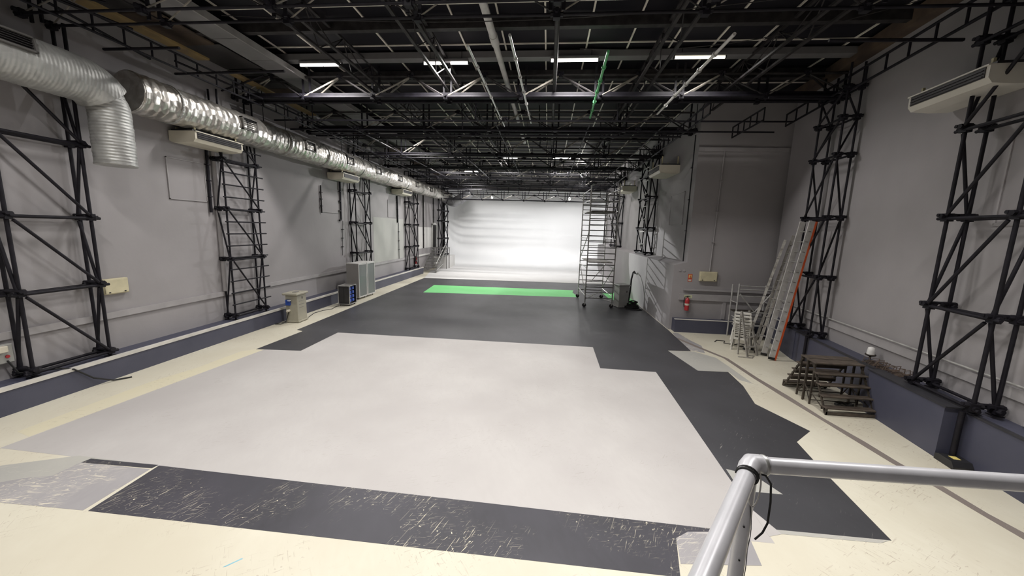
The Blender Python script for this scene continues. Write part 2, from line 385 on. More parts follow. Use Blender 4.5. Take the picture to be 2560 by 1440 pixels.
# walls
wl = struct('wall_left', MB().box(-10.5, -10.15, -4.3, 37.6, 0, CZ), M_wall, 'long grey painted wall carrying the silver duct', 'wall')
wb = struct('wall_back', MB().box(-10.5, 8.4, -4.5, -4.2, 0, CZ), M_wall, 'grey wall behind the balcony', 'wall')
a, b_ = RW(-9.6, .45), RW(8.9, .45)
wr = struct('wall_right', MB().prism([(a.x, a.y), (b_.x, b_.y), (b_.x + .4, b_.y), (a.x + .4, a.y)], 0, CZ), M_wall, 'near grey painted wall on the right behind the big scaffold columns', 'wall')
wf = MB().extr([(4.75, 0), (4.75, 2.48), (5.2, 2.6), (5.2, CZ), (9.0, CZ), (9.0, 0)], 14.4, 37.6)
wfr = struct('wall_right_far', wf, M_wall, 'far right grey wall with a sloping sill and a recess end', 'wall')
# cyclorama: curved cove joining floor and back wall, rounded into the side walls
mb = MB(); R = 2.2; prof = []
for i in range(13):
    t = PI / 2 * i / 12; prof.append((34.8 + R * math.sin(t) , R - R * math.cos(t)))
prof.append((34.8 + R, 7.4))
xs = [-9.9 + i * .5 for i in range(31)]
vs = []; fs = []
def bend(x, y):                                            # plan curve: corners swing toward the camera
    dl = max(0, (-8.2) - x); dr = max(0, x - 3.4)
    k = max(dl, dr)
    return y - (1.7 - math.sqrt(max(0, 1.7 ** 2 - k * k))) if k < 1.7 else y - 1.7
for x in xs:
    for (y, z) in prof: vs.append((x, bend(x, y) if z > .02 else bend(x, y), z + .002))
npf = len(prof)
for i in range(len(xs) - 1):
    for j in range(npf - 1): fs.append((i * npf + j, (i + 1) * npf + j, (i + 1) * npf + j + 1, i * npf + j + 1))
mb.add(vs, fs, True)
back = [(x, bend(x, y) + .12, z) for x in xs for (y, z) in prof]
mb.add(back, [tuple(reversed(f)) for f in fs], True)
wfar = struct('wall_far', mb, M_cyc, 'tall white curved cyclorama at the far end', 'wall')
MB().box(-10.15, -8.85, 32.45, 35.2, 0, 1.08).build('plinth_block', M_whitef, wfar)
struct('wall_end', MB().box(-10.5, 9.0, 37.6, 37.8, 0, CZ), M_wall, 'grey end wall behind the cyclorama', 'wall')

# plinths along the walls
pl = struct('baseboard_left', MB().box(-10.15, -9.62, -4.2, 28.3, 0, .50), M_navy, 'dark blue grey plinth along the left wall', 'plinth')
MB().box(-9.68, -9.605, -4.2, 28.3, .50, .525).build('white_edging', M_nose, pl, 'white front edging')
MB().box(-9.608, -9.600, -4.2, 28.3, .455, .523).build('white_edging', M_nose, pl)
pr_ = MB(); p1, p2, p3, p4 = RW(-9.5, 0), RW(6.1, 0), RW(6.1, .45), RW(-9.5, .45)
pr_.prism([(p.x, p.y) for p in (p1, p2, p3, p4)], 0, .86)
plr = struct('baseboard_right', pr_, M_navy, 'tall dark blue grey plinth along the near right wall', 'plinth')
q1, q2, q3, q4 = RW(-9.5, -.02), RW(6.1, -.02), RW(6.1, .05), RW(-9.5, .05)
MB().prism([(p.x, p.y) for p in (q1, q2, q3, q4)], .86, .885).build('dark_edging', M_nosed, plr)
q1, q2, q3, q4 = RW(6.1, -.02), RW(8.7, .25), RW(8.7, .45), RW(6.1, .45)
MB().prism([(p.x, p.y) for p in (q1, q2, q3, q4)], 0, .86).build('rear_length', M_navy, plr)
q = [RW(1.05, -.25), RW(2.75, -.25), RW(2.75, .02), RW(1.05, .02)]
MB().prism([(p.x, p.y) for p in q], 0, .90).build('casing', M_navy, plr, 'boxed-out casing')
q = [RW(1.02, -.27), RW(2.78, -.27), RW(2.78, .03), RW(1.02, .03)]
MB().prism([(p.x, p.y) for p in q], .90, .925).build('casing_top', M_nosed, plr)
plc = struct('baseboard_recess', MB().box(4.86, 8.05, 14.05, 14.4, 0, .48), M_navy, 'low dark plinth under the recess wall', 'plinth')
MB().box(4.84, 8.05, 14.04, 14.12, .48, .505).build('grey_edging', M_nose, plc)

# ledges, wooden head beam and conduits fixed to the walls
struct('trim_1', MB().box(-10.15, -10.10, -4.2, 28.0, 1.27, 1.41), M_trimw, 'grey painted ledge along the left wall', 'ledge')
def rbox(s0, s1, o0, o1, z0, z1):
    q = [RW(s0, o0), RW(s1, o0), RW(s1, o1), RW(s0, o1)]
    return MB().prism([(p.x, p.y) for p in q], z0, z1)
struct('trim_2', rbox(-9.5, 8.7, .40, .45, 1.22, 1.40), M_trimw, 'grey painted ledge along the near right wall', 'ledge')
struct('trim_3', MB().tube(RW(-9.5, .37, 1.46), RW(8.6, .37, 1.46), .018), M_steel, 'thin conduit on top of the right ledge', 'conduit')
struct('trim_4', rbox(-9.5, 8.7, .18, .45, 8.12, 8.42), M_woodd, 'brown timber head beam above the near right wall', 'beam')
t5 = struct('trim_5', MB().box(5.02, 8.2, 14.34, 14.4, 1.18, 1.42), M_trimw, 'grey ledge on the recess wall', 'ledge')
MB().box(5.15, 8.2, 14.3, 14.4, 1.55, 1.6).build('upper_ledge', M_trimw, t5)
struct('trim_6', MB().box(5.2, 8.2, 14.33, 14.4, 6.55, 6.68), M_trimw, 'high ledge across the recess wall', 'ledge')
struct('trim_7', MB().box(-10.15, -10.08, 28.3, 31.4, 1.30, 1.42), M_whitef, 'pale ledge beside the far stairs', 'ledge')
MB().box(6.62, 6.74, 14.36, 14.4, .5, 1.2).build('upright_batten', M_trimw, t5)

def hatch(parent, y0, y1, z0, z1, x, sgn):
    b = MB(); w = .022; d = .03
    for (ya, yb, za, zb) in ((y0, y1, z1 - w, z1), (y0, y1, z0, z0 + w), (y0, y0 + w, z0, z1), (y1 - w, y1, z0, z1)):
        b.box(min(x, x + sgn * d), max(x, x + sgn * d), ya, yb, za, zb)
    b.build('hatch_frame', M_trimw, parent)
    MB().box(min(x, x + sgn * .012), max(x, x + sgn * .012), y0 + w, y1 - w, z0 + w, z1 - w).build('hatch_panel', M_wall, parent)
hatch(wl, 9.3, 10.42, 4.15, 5.25, -10.15, 1)
hatch(wl, 16.1, 17.58, 4.14, 5.24, -10.15, 1)
hatch(wl, 23.1, 24.4, 4.16, 5.24, -10.15, 1)
hatch(wfr, 15.3, 16.9, 4.0, 5.25, 5.2, -1)
MB().box(-10.15, -10.145, 21.1, 25.7, 1.42, 4.1).build('paint_patch', M_wallp, wl, 'paler repainted patch')
MB().box(-10.15, -10.145, 28.6, 32.1, 1.9, 3.6).build('paint_patch', M_whitef, wl, 'white repainted patch')
# hatch outlined on the recess and right wall
hb = MB()
for (s0, s1, z0, z1) in ((-.3, 1.75, 5.35, 5.38), (-.3, 1.75, 3.9, 3.95), (1.72, 1.75, 3.9, 5.38)):
    q = [RW(s0, .43), RW(s1, .43), RW(s1, .45), RW(s0, .45)]
    hb.prism([(p.x, p.y) for p in q], z0, z1)
hb.build('hatch_frame', M_trimw, wr)

# ceiling: dark panels between pale bars
ceil = struct('ceiling', MB().box(-10.5, 9.2, -4.3, 37.8, CZ + .06, CZ + .25), M_ceil, 'black panelled ceiling above the truss grid', 'ceiling')
GX = [-10.0 + 1.08 * i for i in range(18)]; GY = [-4.0 + .92 * i for i in range(46)]
pm = MB().bev(-.53, .53, -.45, .45, -.012, .03, .008).mesh('ceiling_panel', M_ceil)
near = sorted([((y - 0) ** 2 + x * x, x, y) for x in GX[:-1] for y in GY[:-1] if y > 3.5])
for k, (_, x, y) in enumerate(near[:300]):
    put('ceiling_panel', pm, ceil, (x + .54, y + .46, CZ + .02))
rest = MB()
for _, x, y in near[300:]: rest.box(x + .01, x + 1.07, y + .01, y + .91, CZ + .01, CZ + .05)
ro = rest.build('ceiling_panels', M_ceil, ceil); ro['kind'] = 'stuff'
bx = MB().box(-.02, .02, -20.5, 20.5, -.03, 0).mesh('grid_bar', M_bar)
for x in GX[1:]: put('grid_bar', bx, ceil, (x, 16.6, CZ))
by = MB().box(-9.6, 9.6, -.018, .018, -.026, 0).mesh('grid_bar', M_bar)
for y in GY[6:]: put('grid_bar', by, ceil, (-.6, y, CZ + .001))
# grey soffit strip on the left, its panels one by one, and boards beside it
sof = struct('trim_8', MB().box(-8.46, -7.72, 2.0, 36, 8.06, 8.12), M_soffd, 'long strip of grey soffit panels under the ceiling', 'soffit')
sm = MB().bev(-.345, .345, -.585, .585, -.02, .03, .006).mesh('panel', M_soffit)
for i in range(28): put('panel', sm, sof, (-8.09, 2.62 + 1.2 * i, 8.04), (random.uniform(-.008, .008), random.uniform(-.01, .01), 0))
MB().box(-7.73, -7.69, 2.0, 36, 8.0, 8.16).build('edge_angle', M_soffe, sof)
sof2 = struct('trim_9', MB().box(-10.15, -8.5, 2.0, 36, 8.3, 8.36), M_soffd, 'dark boards between the soffit strip and left wall', 'soffit')
for i in range(22):
    y = 2.2 + i * 1.55
    MB().bev(-10.1, -9.05 + random.uniform(-.15, .2), y, y + 1.5, 8.2 + random.uniform(-.05, .04), 8.24, .008).build('board', [M_soffd, M_woodd, M_soffd][i % 3], sof2)

def plank(name, p, q, w, h, m, label): return tag(MB().beam(p, q, w, h).build(name, m), label, 'plank')
plank('wooden_plank', (-9.25, 5.2, 7.75), (-9.35, 9.9, 7.85), .34, .05, M_wood, 'ochre plank under the ceiling above the near duct elbow')
plank('wooden_plank', (-9.2, 10.6, 7.8), (-9.35, 14.6, 7.8), .26, .05, M_wood, 'ochre plank under the ceiling above the ladder column')

# ------------------------------------------------------------------ scaffold columns on the walls
coupler_me = MB().box(-.06, .06, -.055, .055, -.07, .07).tube((-.11, 0, 0), (.11, 0, 0), .042, 6).tube((0, -.11, .03), (0, .11, .03), .042, 6).mesh('coupler', M_tube)
def column(name, label, loc, rz, W, D, levels, r=.027, rungs=None, diag=1, foot=None, top=None, rung_m=None, cat='scaffold'):
    """local x along the wall, y into the room; levels are heights of the ledgers above the base"""
    t = thing(name, label, cat, loc, rz)
    H = top or levels[-1] + .9
    xs, ys = (-W / 2, W / 2), (-D / 2, D / 2)
    for x in xs:
        for y in ys: MB().tube((x, y, 0), (x, y, H), r).build('post', M_tube, t)
    for k, z in enumerate(levels):
        for y in ys: MB().tube((-W / 2 - .14, y + .03, z), (W / 2 + .14, y + .03, z + random.uniform(-.02, .02)), r).build('ledger', M_tube, t)
        for x in xs:
            MB().tube((x + .04, -D / 2 - .12, z + .06), (x + .04, D / 2 + .12, z + .06), r).build('transom', M_tube, t)
            for y in ys: put('coupler', coupler_me, t, (x, y, z + .02), (0, 0, random.uniform(-.3, .3)))
    for k in range(len(levels) - 1):
        z0, z1 = levels[k] + .06, levels[k + 1] - .06
        s = diag
        MB().tube((-W / 2 * s + .05 * s, D / 2 + .06, z0), (W / 2 * s - .05 * s, D / 2 + .06, z1), r * .92).build('brace', M_tube, t)
        for x in xs:
            a, b = ((-D / 2, D / 2) if k % 2 == 0 else (D / 2, -D / 2))
            MB().tube((x + .03, a, z0), (x + .03, b, z1), r * .9).build('brace', M_tube, t)
    if rungs:
        for z in rungs: MB().tube((-W / 2 - .2, D / 2 + .05, z), (W / 2 + .12, D / 2 + .05, z), r * .8).build('rung', rung_m or M_tube, t)
    if foot:
        for x in foot[0]: MB().tube((x, foot[1], -foot[2]), (x, foot[1], 0), r * 1.35).build('foot_post', M_tube, t)
    for x in xs:
        for y in ys: MB().box(x - .07, x + .07, y - .07, y + .07, 0, .012).build('base_plate', M_tube, t)
    return t
LW = -PI / 2
column('scaffold_column', 'big black scaffold column on the left plinth nearest the camera under the duct elbow', (-9.94, 6.60, .50), LW, 1.28, .26, [.10, 1.63, 3.08, 4.58, 6.0], .032, diag=1, top=6.9)
column('scaffold_column', 'black scaffold column with ladder rungs on the left wall between breaker box and beige cabinet', (-9.94, 11.36, .50), LW, 1.30, .26, [.12, 1.92, 3.46, 4.92, 6.1], .026,
       rungs=[.5 + i * .37 for i in range(15)], diag=1, top=6.9)
column('scaffold_column', 'black scaffold column on the left wall above the white cabinets', (-9.94, 19.25, .50), LW, 1.55, .28, [.1, 1.65, 3.2, 4.8, 6.1], .03, diag=1, top=6.9)
column('scaffold_column', 'black scaffold column on the left wall beside the small red extinguisher', (-9.94, 26.75, .50), LW, 1.75, .28, [.1, 1.65, 3.22, 4.78, 6.1], .032, diag=1, top=6.9)
column('scaffold_column', 'farthest left black scaffold column on the white block beside the cyclorama', (-9.45, 33.3, 1.08), LW, 2.0, .30, [.08, 1.55, 3.08, 4.0, 5.2], .035, diag=-1, top=6.1)
p = RW(1.46, .14)
column('scaffold_column', 'big black scaffold column on the right plinth beside the large air conditioner', (p.x, p.y, .90), RA, 1.12, .30, [.08, 1.54, 3.12, 4.62, 6.0], .029, diag=-1, top=7.0, foot=((-.52,), .24, .9))
p = RW(5.95, .14)
column('scaffold_column', 'black scaffold column on the right plinth behind the leaning ladders', (p.x, p.y, .88), RA, 1.05, .30, [.08, 1.66, 3.26, 4.86, 5.78, 6.5], .027, diag=-1, top=7.1, foot=((-.5,), .20, .88))
t = column('scaffold_column', 'black scaffold column with white rungs standing on the far right sill', (4.98, 20.0, 2.54), PI / 2, 1.9, .30, [.08, 1.3, 2.8, 3.9, 4.9], .034, diag=1, top=5.2)
for i in range(7): MB().tube((-.75, .22, .55 + i * .62), (-.2, .30, .52 + i * .62), .022).build('white_rung', M_polew, t, 'white rung')
column('scaffold_column', 'small distant black scaffold column on the right sill behind the mobile tower', (4.98, 28.2, 2.54), PI / 2, 2.2, .30, [.08, 1.7, 3.5, 4.8], .036, diag=1, top=5.2)

# ------------------------------------------------------------------ roof steel: trusses, ladder beams, grid of tubes
def web(t, pts, r, m):
    for a, b in pts: MB().tube(a, b, r, 6).build('brace', m, t)
def roof_truss(y, x0, x1, zb, zt, label, deck=False, r=.042, bay=2.2):
    t = thing('roof_truss', label, 'truss', (0, y, zb))
    h = zt - zb
    for dy in (-.22, .22): MB().tube((x0, dy, 0), (x1, dy, 0), r).build('bottom_chord', M_tube, t)
    MB().tube((x0, 0, h), (x1, 0, h), r * .8).build('top_chord', M_tubeg, t)
    if deck: MB().box(x0 + .4, x1 - .4, -.2, .2, .03, .13).build('channel', M_tube, t)
    n = int((x1 - x0) / bay); w = (x1 - x0) / n; prs = []
    for i in range(n):
        a = x0 + i * w
        prs += [((a, -.22, 0), (a + w / 2, 0, h)), ((a + w / 2, 0, h), (a + w, .22, 0)), ((a, .22, 0), (a + w / 2, 0, h)), ((a + w / 2, 0, h), (a + w, -.22, 0))]
    web(t, prs[::2], r * .55, M_tubel); web(t, prs[1::2], r * .55, M_tubeg)
    for i in range(n + 1):
        a = x0 + i * w
        for da in (-.11, .11): MB().beam((a + da, 0, -.05), (a + da, 0, h + .3), .06, .03).build('hanger', M_tube, t)
        put('coupler', coupler_me, t, (a, -.22, 0), (0, 0, 0)); put('coupler', coupler_me, t, (a, .22, 0), (0, 0, 0))
    for i in range(n): put('coupler', coupler_me, t, (x0 + (i + .5) * w, 0, h), (0, 0, .7))
    return t
roof_truss(6.9, -9.9, 7.4, 7.30, 7.9, 'nearest dark tubular roof truss along the top of the view', r=.026)
roof_truss(11.7, -9.9, 8.0, 7.42, 8.08, 'heavy dark roof truss with channel deck just beyond the first row of lit tubes', deck=True, r=.045)
roof_truss(14.9, -9.9, 5.1, 7.32, 8.0, 'dark roof truss next beyond the heavy channel truss, in front of the lone lit tube', deck=True, r=.04)
roof_truss(18.9, -9.9, 5.1, 7.2, 8.0, 'dark roof truss just beyond the lone lit tube on the left')
roof_truss(22.6, -9.9, 5.1, 7.2, 8.0, 'dark roof truss in front of the second row of lit tubes')
roof_truss(26.8, -9.9, 5.1, 7.2, 8.0, 'dark roof truss just beyond the second row of lit tubes')
roof_truss(30.4, -9.9, 5.1, 7.1, 8.0, 'dark roof truss in line with the lit bell lamp')
roof_truss(33.2, -9.6, 5.1, 6.15, 6.6, 'farthest dark truss hanging in front of the cyclorama top', r=.04, bay=1.7)

def ladder_beam(p, q, label, h=.34, step=.55, r=.026, m=None):
    m = m or M_tube
    p = Vector(p); q = Vector(q); L = (q - p).length; d = (q - p).normalized()
    t = thing('ladder_beam', label, 'beam', p)
    MB().tube((0, 0, 0), q - p, r).build('chord', m, t); MB().tube((0, 0, h), q - p + Vector((0, 0, h)), r).build('chord', m, t)
    n = int(L / step)
    for i in range(n + 1):
        a = d * (i * L / n); MB().tube(a, a + Vector((0, 0, h)), r * .8, 6).build('rung', m, t)
    return t
ladder_beam((-9.15, 5.0, 7.25), (-9.15, 33, 7.15), 'long dark ladder beam above the silver duct')
a, b = RW(-3.0, .05, 7.45), RW(8.6, .05, 7.3)
ladder_beam(a, b, 'dark ladder beam along the top of the near right wall', h=.36, step=.6, r=.03)
ladder_beam((4.55, 12.0, 7.12), (4.55, 33, 6.95), 'dark ladder beam running along the far right wall')
ladder_beam((6.15, 12.2, 7.0), (6.15, 14.1, 6.95), 'short dark ladder beam in the right recess', step=.38)
def lattice(x, y0, y1, z, label, h=.55, w=.38, bay=1.5):
    t = thing('lattice_girder', label, 'girder', (x, y0, z)); L = y1 - y0
    for dx in (-w / 2, w / 2): MB().beam((dx, 0, 0), (dx, L, 0), .07, .05).build('bottom_chord', M_tubeg, t)
    MB().beam((0, 0, h), (0, L, h), .07, .05).build('top_chord', M_tubeg, t)
    n = int(L / bay); s = L / n; prs = []
    for i in range(n):
        for dx in (-w / 2, w / 2):
            prs += [((dx, i * s, 0), (0, (i + .5) * s, h)), ((0, (i + .5) * s, h), (dx, (i + 1) * s, 0))]
    web(t, prs, .014, M_tubeg)
    return t
lattice(-5.45, 4.5, 34, 7.75, 'long dark lattice girder left of the first pair of lit tubes from the camera')
lattice(-3.05, 4.5, 34, 7.75, 'long dark lattice girder passing over the second pair of lit tubes')
lattice(2.5, 4.5, 34, 7.75, 'long dark lattice girder right of the green pole')
lattice(5.1, 4.5, 13.8, 7.75, 'dark lattice girder nearest the right wall')
tag(MB().tube((.0, 4.5, 7.62), (.0, 34, 7.62), .05).build('roof_tube', M_tubeg), 'straight grey roof tube running down the middle of the ceiling', 'tube')
bm_ = MB().box(-9.9, 8.0, 11.0, 11.28, 8.28, 8.44); tag(bm_.build('roof_joist', M_soffit), 'grey roof joist directly above the first row of lit tubes', 'joist')
tag(MB().box(-9.9, 7.9, 9.35, 9.5, 8.22, 8.46).build('roof_joist', M_tubeg), 'dark roof joist between the nearest truss and the lit tubes', 'joist')
tag(MB().box(-9.9, 7.9, 12.3, 12.48, 8.2, 8.46).build('roof_joist', M_tubeg), 'dark roof joist just behind the first row of lit tubes', 'joist')
tag(MB().box(-9.9, 7.7, 6.3, 6.5, 8.2, 8.46).build('roof_joist', M_tubeg), 'dark roof joist nearest the camera', 'joist')
# cross tubes clamped under the girders
grid = thing('lighting_grid', 'dense grid of black cross tubes hung below the roof trusses', 'lighting grid', (0, 0, 7.1))
yy = 12.9; k = 0
while yy < 33.6:
    x1 = (7.6 if yy < 14.2 else 4.85) - random.uniform(0, .35)
    x0 = -9.85 + random.uniform(0, .5)
    z = random.uniform(-.12, .22)
    MB().tube((x0, yy, z), (x1, yy + random.uniform(-.08, .08), z + random.uniform(-.05, .05)), .027, 6).build('cross_tube', M_tube, grid)
    for j in range(3):
        xx = random.uniform(-9, 4.5); put('coupler', coupler_me, grid, (xx, yy, z + .03), (0, 0, random.uniform(0, 3)))
    for j in range(2):
        xx = random.uniform(-9, 4.5)
        MB().tube((xx, yy, z), (xx + random.uniform(-.05, .05), yy, z + random.uniform(.5, 1.2)), .02, 6).build('drop_tube', M_tube, grid)
    yy += random.choice((.62, .8, .95)); k += 1
for y, z in ((31.9, -.62), (32.1, -.4), (31.6, -.2), (31.3, .1), (31.0, -.35), (30.8, .05), (32.2, .2)):
    MB().tube((-9.0, y, z), (4.85, y, z + random.uniform(-.05, .05)), .032, 6).build('cross_tube', M_tube, grid)
for k in range(16):
    x = -8.6 + k * .85; MB().tube((x, 31.9, -.6), (x + random.uniform(-.5, .5), 31.5, .3), .022, 6).build('diagonal_tube', M_tube, grid)
for x in (-8.6, -7.2, -4.2, -1.9, 1.2, 3.6):
    MB().tube((x, 13.2, -.02), (x + random.uniform(-.15, .15), 33.4, .02), .026, 6).build('long_tube', M_tube, grid)
for x0, y0, x1, y1 in ((-9.5, 9.2, -6.5, 9.1), (-9.8, 7.9, -8.0, 7.9), (5.6, 11.0, 7.62, 11.1), (5.0, 8.0, 7.3, 8.05)):
    MB().tube((x0, y0, .12), (x1, y1, .12), .03, 6).build('cross_tube', M_tube, grid)
for p, q in (((-9.9, 4.2, .45), (-8.7, 7.6, .35)), ((-9.8, 5.2, .2), (-9.0, 7.4, .75)), ((-9.95, 6.0, .1), (-8.3, 6.2, .5)), ((-9.6, 4.8, .75), (-9.7, 8.8, .3)),
             ((-9.9, 9.6, .6), (-8.9, 11.4, .25)), ((-9.6, 12.2, .55), (-8.8, 14.2, .2)), ((-9.9, 11.0, .35), (-8.6, 11.1, .8)), ((-9.7, 14.8, .5), (-8.7, 17.6, .2))):
    MB().tube(p, q, .026, 6).build('diagonal_tube', M_tube, grid)
# slack cables between the joists
for i, (p, q, lab) in enumerate((((-7.4, 8.4, 8.1), (6.4, 8.0, 8.15), 'thin slack cable sagging under the ceiling from the left strip'),
                                 ((.6, 10.4, 8.2), (7.2, 8.6, 8.25), 'thin slack cable stretched diagonally to the right wall'))):
    pts = [Vector(p).lerp(Vector(q), t / 14) - Vector((0, 0, .35 * math.sin(PI * t / 14))) for t in range(15)]
    tag(MB().path(pts, .009, 5).build('roof_cable', M_tubeg), lab, 'cable')
# loose poles lying on the trusses
def pole(p, q, r, m, label, clips=6, mc=None):
    t = thing('loose_pole', label, 'pole', p); d = Vector(q) - Vector(p)
    MB().tube((0, 0, 0), d, r).build('shaft', m, t)
    for i in range(1, clips): 
        c = d * (i / clips); MB().tube(c - d.normalized() * .03, c + d.normalized() * .03, r * 1.7, 8).build('collar', mc or M_steel, t)
pole((-1.77, 8.0, 7.22), (-1.7, 13.8, 7.22), .026, M_alu, 'bare silver pole under the ceiling right of the second pair of tubes')
pole((-.88, 7.6, 7.22), (-.74, 13.4, 7.22), .028, M_alu, 'bare silver pole beside the white pipe in the middle of the ceiling')
pole((1.05, 8.3, 7.22), (1.18, 12.8, 7.22), .03, M_greenp, 'green pole lying on the roof truss', mc=M_greenp)
pole((3.2, 7.7, 7.22), (3.16, 12.4, 7.22), .032, M_polew, 'rough whitish pole crossing the rightmost lit tube')
pp = thing('drain_pipe', 'fat white plastic pipe running down the middle of the ceiling', 'pipe', (-1.5, 4.5, 7.98))
MB().tube((0, 0, 0), (.05, 5.0, 0), .085, 12).build('pipe_length', M_polew, pp); MB().tube((.05, 5.0, 0), (.1, 11.5, 0), .075, 12).build('pipe_length', M_polew, pp)
MB().tube((.05, 4.7, 0), (.055, 5.1, 0), .1, 12).build('socket', M_polew, pp)
MB().tube((.1, 13.0, 0), (.12, 15.0, -.05), .075, 12).build('pipe_length', M_polew, pp)

# ------------------------------------------------------------------ lamps of the ceiling
def tube_light(x, y, label, tubes=((-.62, .62),), lit=None, z=8.14, group=None):
    t = thing('ceiling_light', label, 'ceiling light', (x, y, z), 0, group)
    MB().bev(-.64, .64, -.07, .07, .03, .10, .01).build('housing', M_soffit, t)
    for a, b in tubes: MB().tube((a, 0, 0), (b, 0, 0), .034, 8).build('tube', lit or M_lit, t)
    for a in (-.64, .64): MB().box(a - .015, a + .015, -.03, .03, -.03, .04).build('lamp_holder', M_black_pl, t)
    for a in (-.45, .45): MB().tube((a, 0, .1), (a, 0, .36), .008, 5).build('hanger', M_tube, t)
tube_light(-6.75, 11.03, 'lit tube pair farthest left in the first row, beside the soffit strip', ((-.62, .05), (.09, .62)))
tube_light(-3.05, 11.0, 'lit tubes second in the first row, split by a dark girder', ((-.62, -.08), (.14, .62)))
tube_light(.5, 10.91, 'long lit tube third in the first row, left of the green pole', ((-.62, -.5), (-.45, .62)))
tube_light(3.7, 10.82, 'thin yellowish lit tube at the right end of the first row', lit=M_litw)
tube_light(-6.6, 18.0, 'lone lit tube over the left side beyond the channel truss', ((-.62, .2), (.24, .62)))
tube_light(-6.5, 25.0, 'lit tube at the left of the distant three-lamp row')
tube_light(-2.8, 24.8, 'lit tube in the middle of the distant three-lamp row')
tube_light(.7, 24.6, 'lit tube at the right of the distant three-lamp row')
tube_light(-6.3, 30.6, 'farthest lit tube, near the far end of the soffit strip')
tube_light(3.7, 18.0, 'unlit tube fitting over the right side, beyond the channel truss', lit=M_ivory)
tube_light(-1.6, 18.0, 'unlit tube fitting in the middle, beyond the channel truss', lit=M_ivory)
for x, lab in ((-6.6, 'lit tube above the camera toward the left wall'), (-3., 'lit tube above the camera left of the middle'), (.6, 'lit tube above the camera right of the middle'), (4.2, 'lit tube above the camera toward the right wall')):
    tube_light(x, 4.0, lab)
def bell(x, y, z, label, up=.9):
    t = thing('bell_lamp', label, 'pendant lamp', (x, y, z))
    if z < 7: t.scale = (.7, .7, .7)
    MB().lathe([(.06, .26), (.10, .2), (.24, .02), (.23, 0), (.05, .05)], n=16).build('shade', M_alu, t)
    MB().lathe([(.03, .12), (.09, .06), (.12, -.02), (.08, -.09), (.02, -.12)], n=12).build('bulb', M_lit, t)
    MB().tube((0, 0, .26), (0, 0, up), .012, 6).build('stem', M_tube, t)
bell(2.33, 29.6, 7.95, 'single lit bell lamp near the mobile tower top')
bell(-5.0, 33.0, 6.32, 'small lit lamp under the farthest truss, left one')
bell(1.7, 33.0, 6.32, 'small lit lamp under the farthest truss, right one')
for x, lab in ((-6.5, 'first'), (-3.0, 'second'), (.4, 'third'), (3.2, 'fourth')):
    t = thing('cyclorama_batten', lab + ' lamp batten from the left above the cyclorama', 'stage light', (x, 32.8, 7.62))
    MB().bev(-.7, .7, -.2, .2, 0, .14, .02).build('housing', M_black_pl, t)
    MB().tube((-.5, 0, .14), (-.5, 0, .8), .015, 6).build('hanger', M_tube, t); MB().tube((.5, 0, .14), (.5, 0, .8), .015, 6).build('hanger', M_tube, t)

# ------------------------------------------------------------------ ducts
def ribbed(pts, r0, step, amp, n, seed=1, lump=.0):
    """flexible duct along a polyline: ring ridges every 'step', with lumps"""
    rnd = random.Random(seed)
    pts = [Vector(p) for p in pts]; out = []; rad = []
    acc = [0]
    for i in range(1, len(pts)): acc.append(acc[-1] + (pts[i] - pts[i - 1]).length)
    s = 0; i = 0; k = 0
    while s < acc[-1]:
        while i < len(pts) - 2 and acc[i + 1] < s: i += 1
        f = (s - acc[i]) / max(1e-6, acc[i + 1] - acc[i]); out.append(pts[i].lerp(pts[i + 1], f))
        rad.append(r0 + (amp if k % 2 else -amp * .4) + rnd.uniform(-lump, lump)); s += step / 2; k += 1
    out.append(pts[-1]); rad.append(r0)
    return MB().path(out, rad, n)
def arc(c, u, v, r, a0, a1, n=10):
    c = Vector(c); u = Vector(u); v = Vector(v)
    return [c + (u * math.cos(a0 + (a1 - a0) * i / n) + v * math.sin(a0 + (a1 - a0) * i / n)) * r for i in range(n + 1)]
d1 = thing('air_duct', 'wide dull silver duct turning down through an elbow at the near left', 'air duct', (-9.35, 5.0, 6.30))
elb = arc((0, 1.95, -.55), (0, 0, 1), (0, 1, 0), .55, 0, PI / 2)
ribbed([(0, -4.0, .0)] + elb[:7], .43, .11, .003, 32, 3, .005).build('duct_skin', M_foilh, d1)
ribbed(elb[5:] + [(0, 2.5, -1.56)], .335, .09, .005, 32, 4, .005).build('drop_sleeve', M_foild, d1)
MB().lathe([(.335, 0), (.345, .01), (.345, .03), (.335, .04)], (0, 2.5, -1.59), 28).build('end_collar', M_foild, d1)
MB().lathe([(.31, 0), (.31, .012)], (0, 2.5, -1.588), 24).build('outlet_mouth', M_grille, d1)
def vent(parent, y, z, off, w, h, ang, name='vent_grille'):
    Mx = Matrix.Translation((0, y, z)) @ Matrix.Rotation(ang, 4, 'Y')
    b = MB(); x0, x1 = off, off + .05
    for (ya, yb, za, zb) in ((-w / 2, w / 2, h / 2 - .03, h / 2), (-w / 2, w / 2, -h / 2, -h / 2 + .03), (-w / 2, -w / 2 + .03, -h / 2, h / 2), (w / 2 - .03, w / 2, -h / 2, h / 2)):
        b.box(x0 - .06, x1, ya, yb, za, zb, Mx)
    g = b.build(name, M_vent, parent)
    s = MB().box(x0 - .05, x0 - .01, -w / 2 + .03, w / 2 - .03, -h / 2 + .03, h / 2 - .03, Mx); s.build('grille_back', M_grille, g)
    n = 5
    for i in range(n):
        zz = -h / 2 + .03 + (h - .06) * (i + .5) / n
        Ms = Mx @ Matrix.Translation((x0 + .01, 0, zz)) @ Matrix.Rotation(.6, 4, 'Y')
        MB().box(-.018, .018, -w / 2 + .03, w / 2 - .03, -.003, .003, Ms).build('louvre', M_grille, g)
vent(d1, .72, .12, .42, .85, .26, -.15)
d2 = thing('air_duct', 'long wrinkled silver foil duct along the left wall toward the cyclorama', 'air duct', (-9.60, 8.1, 6.44))
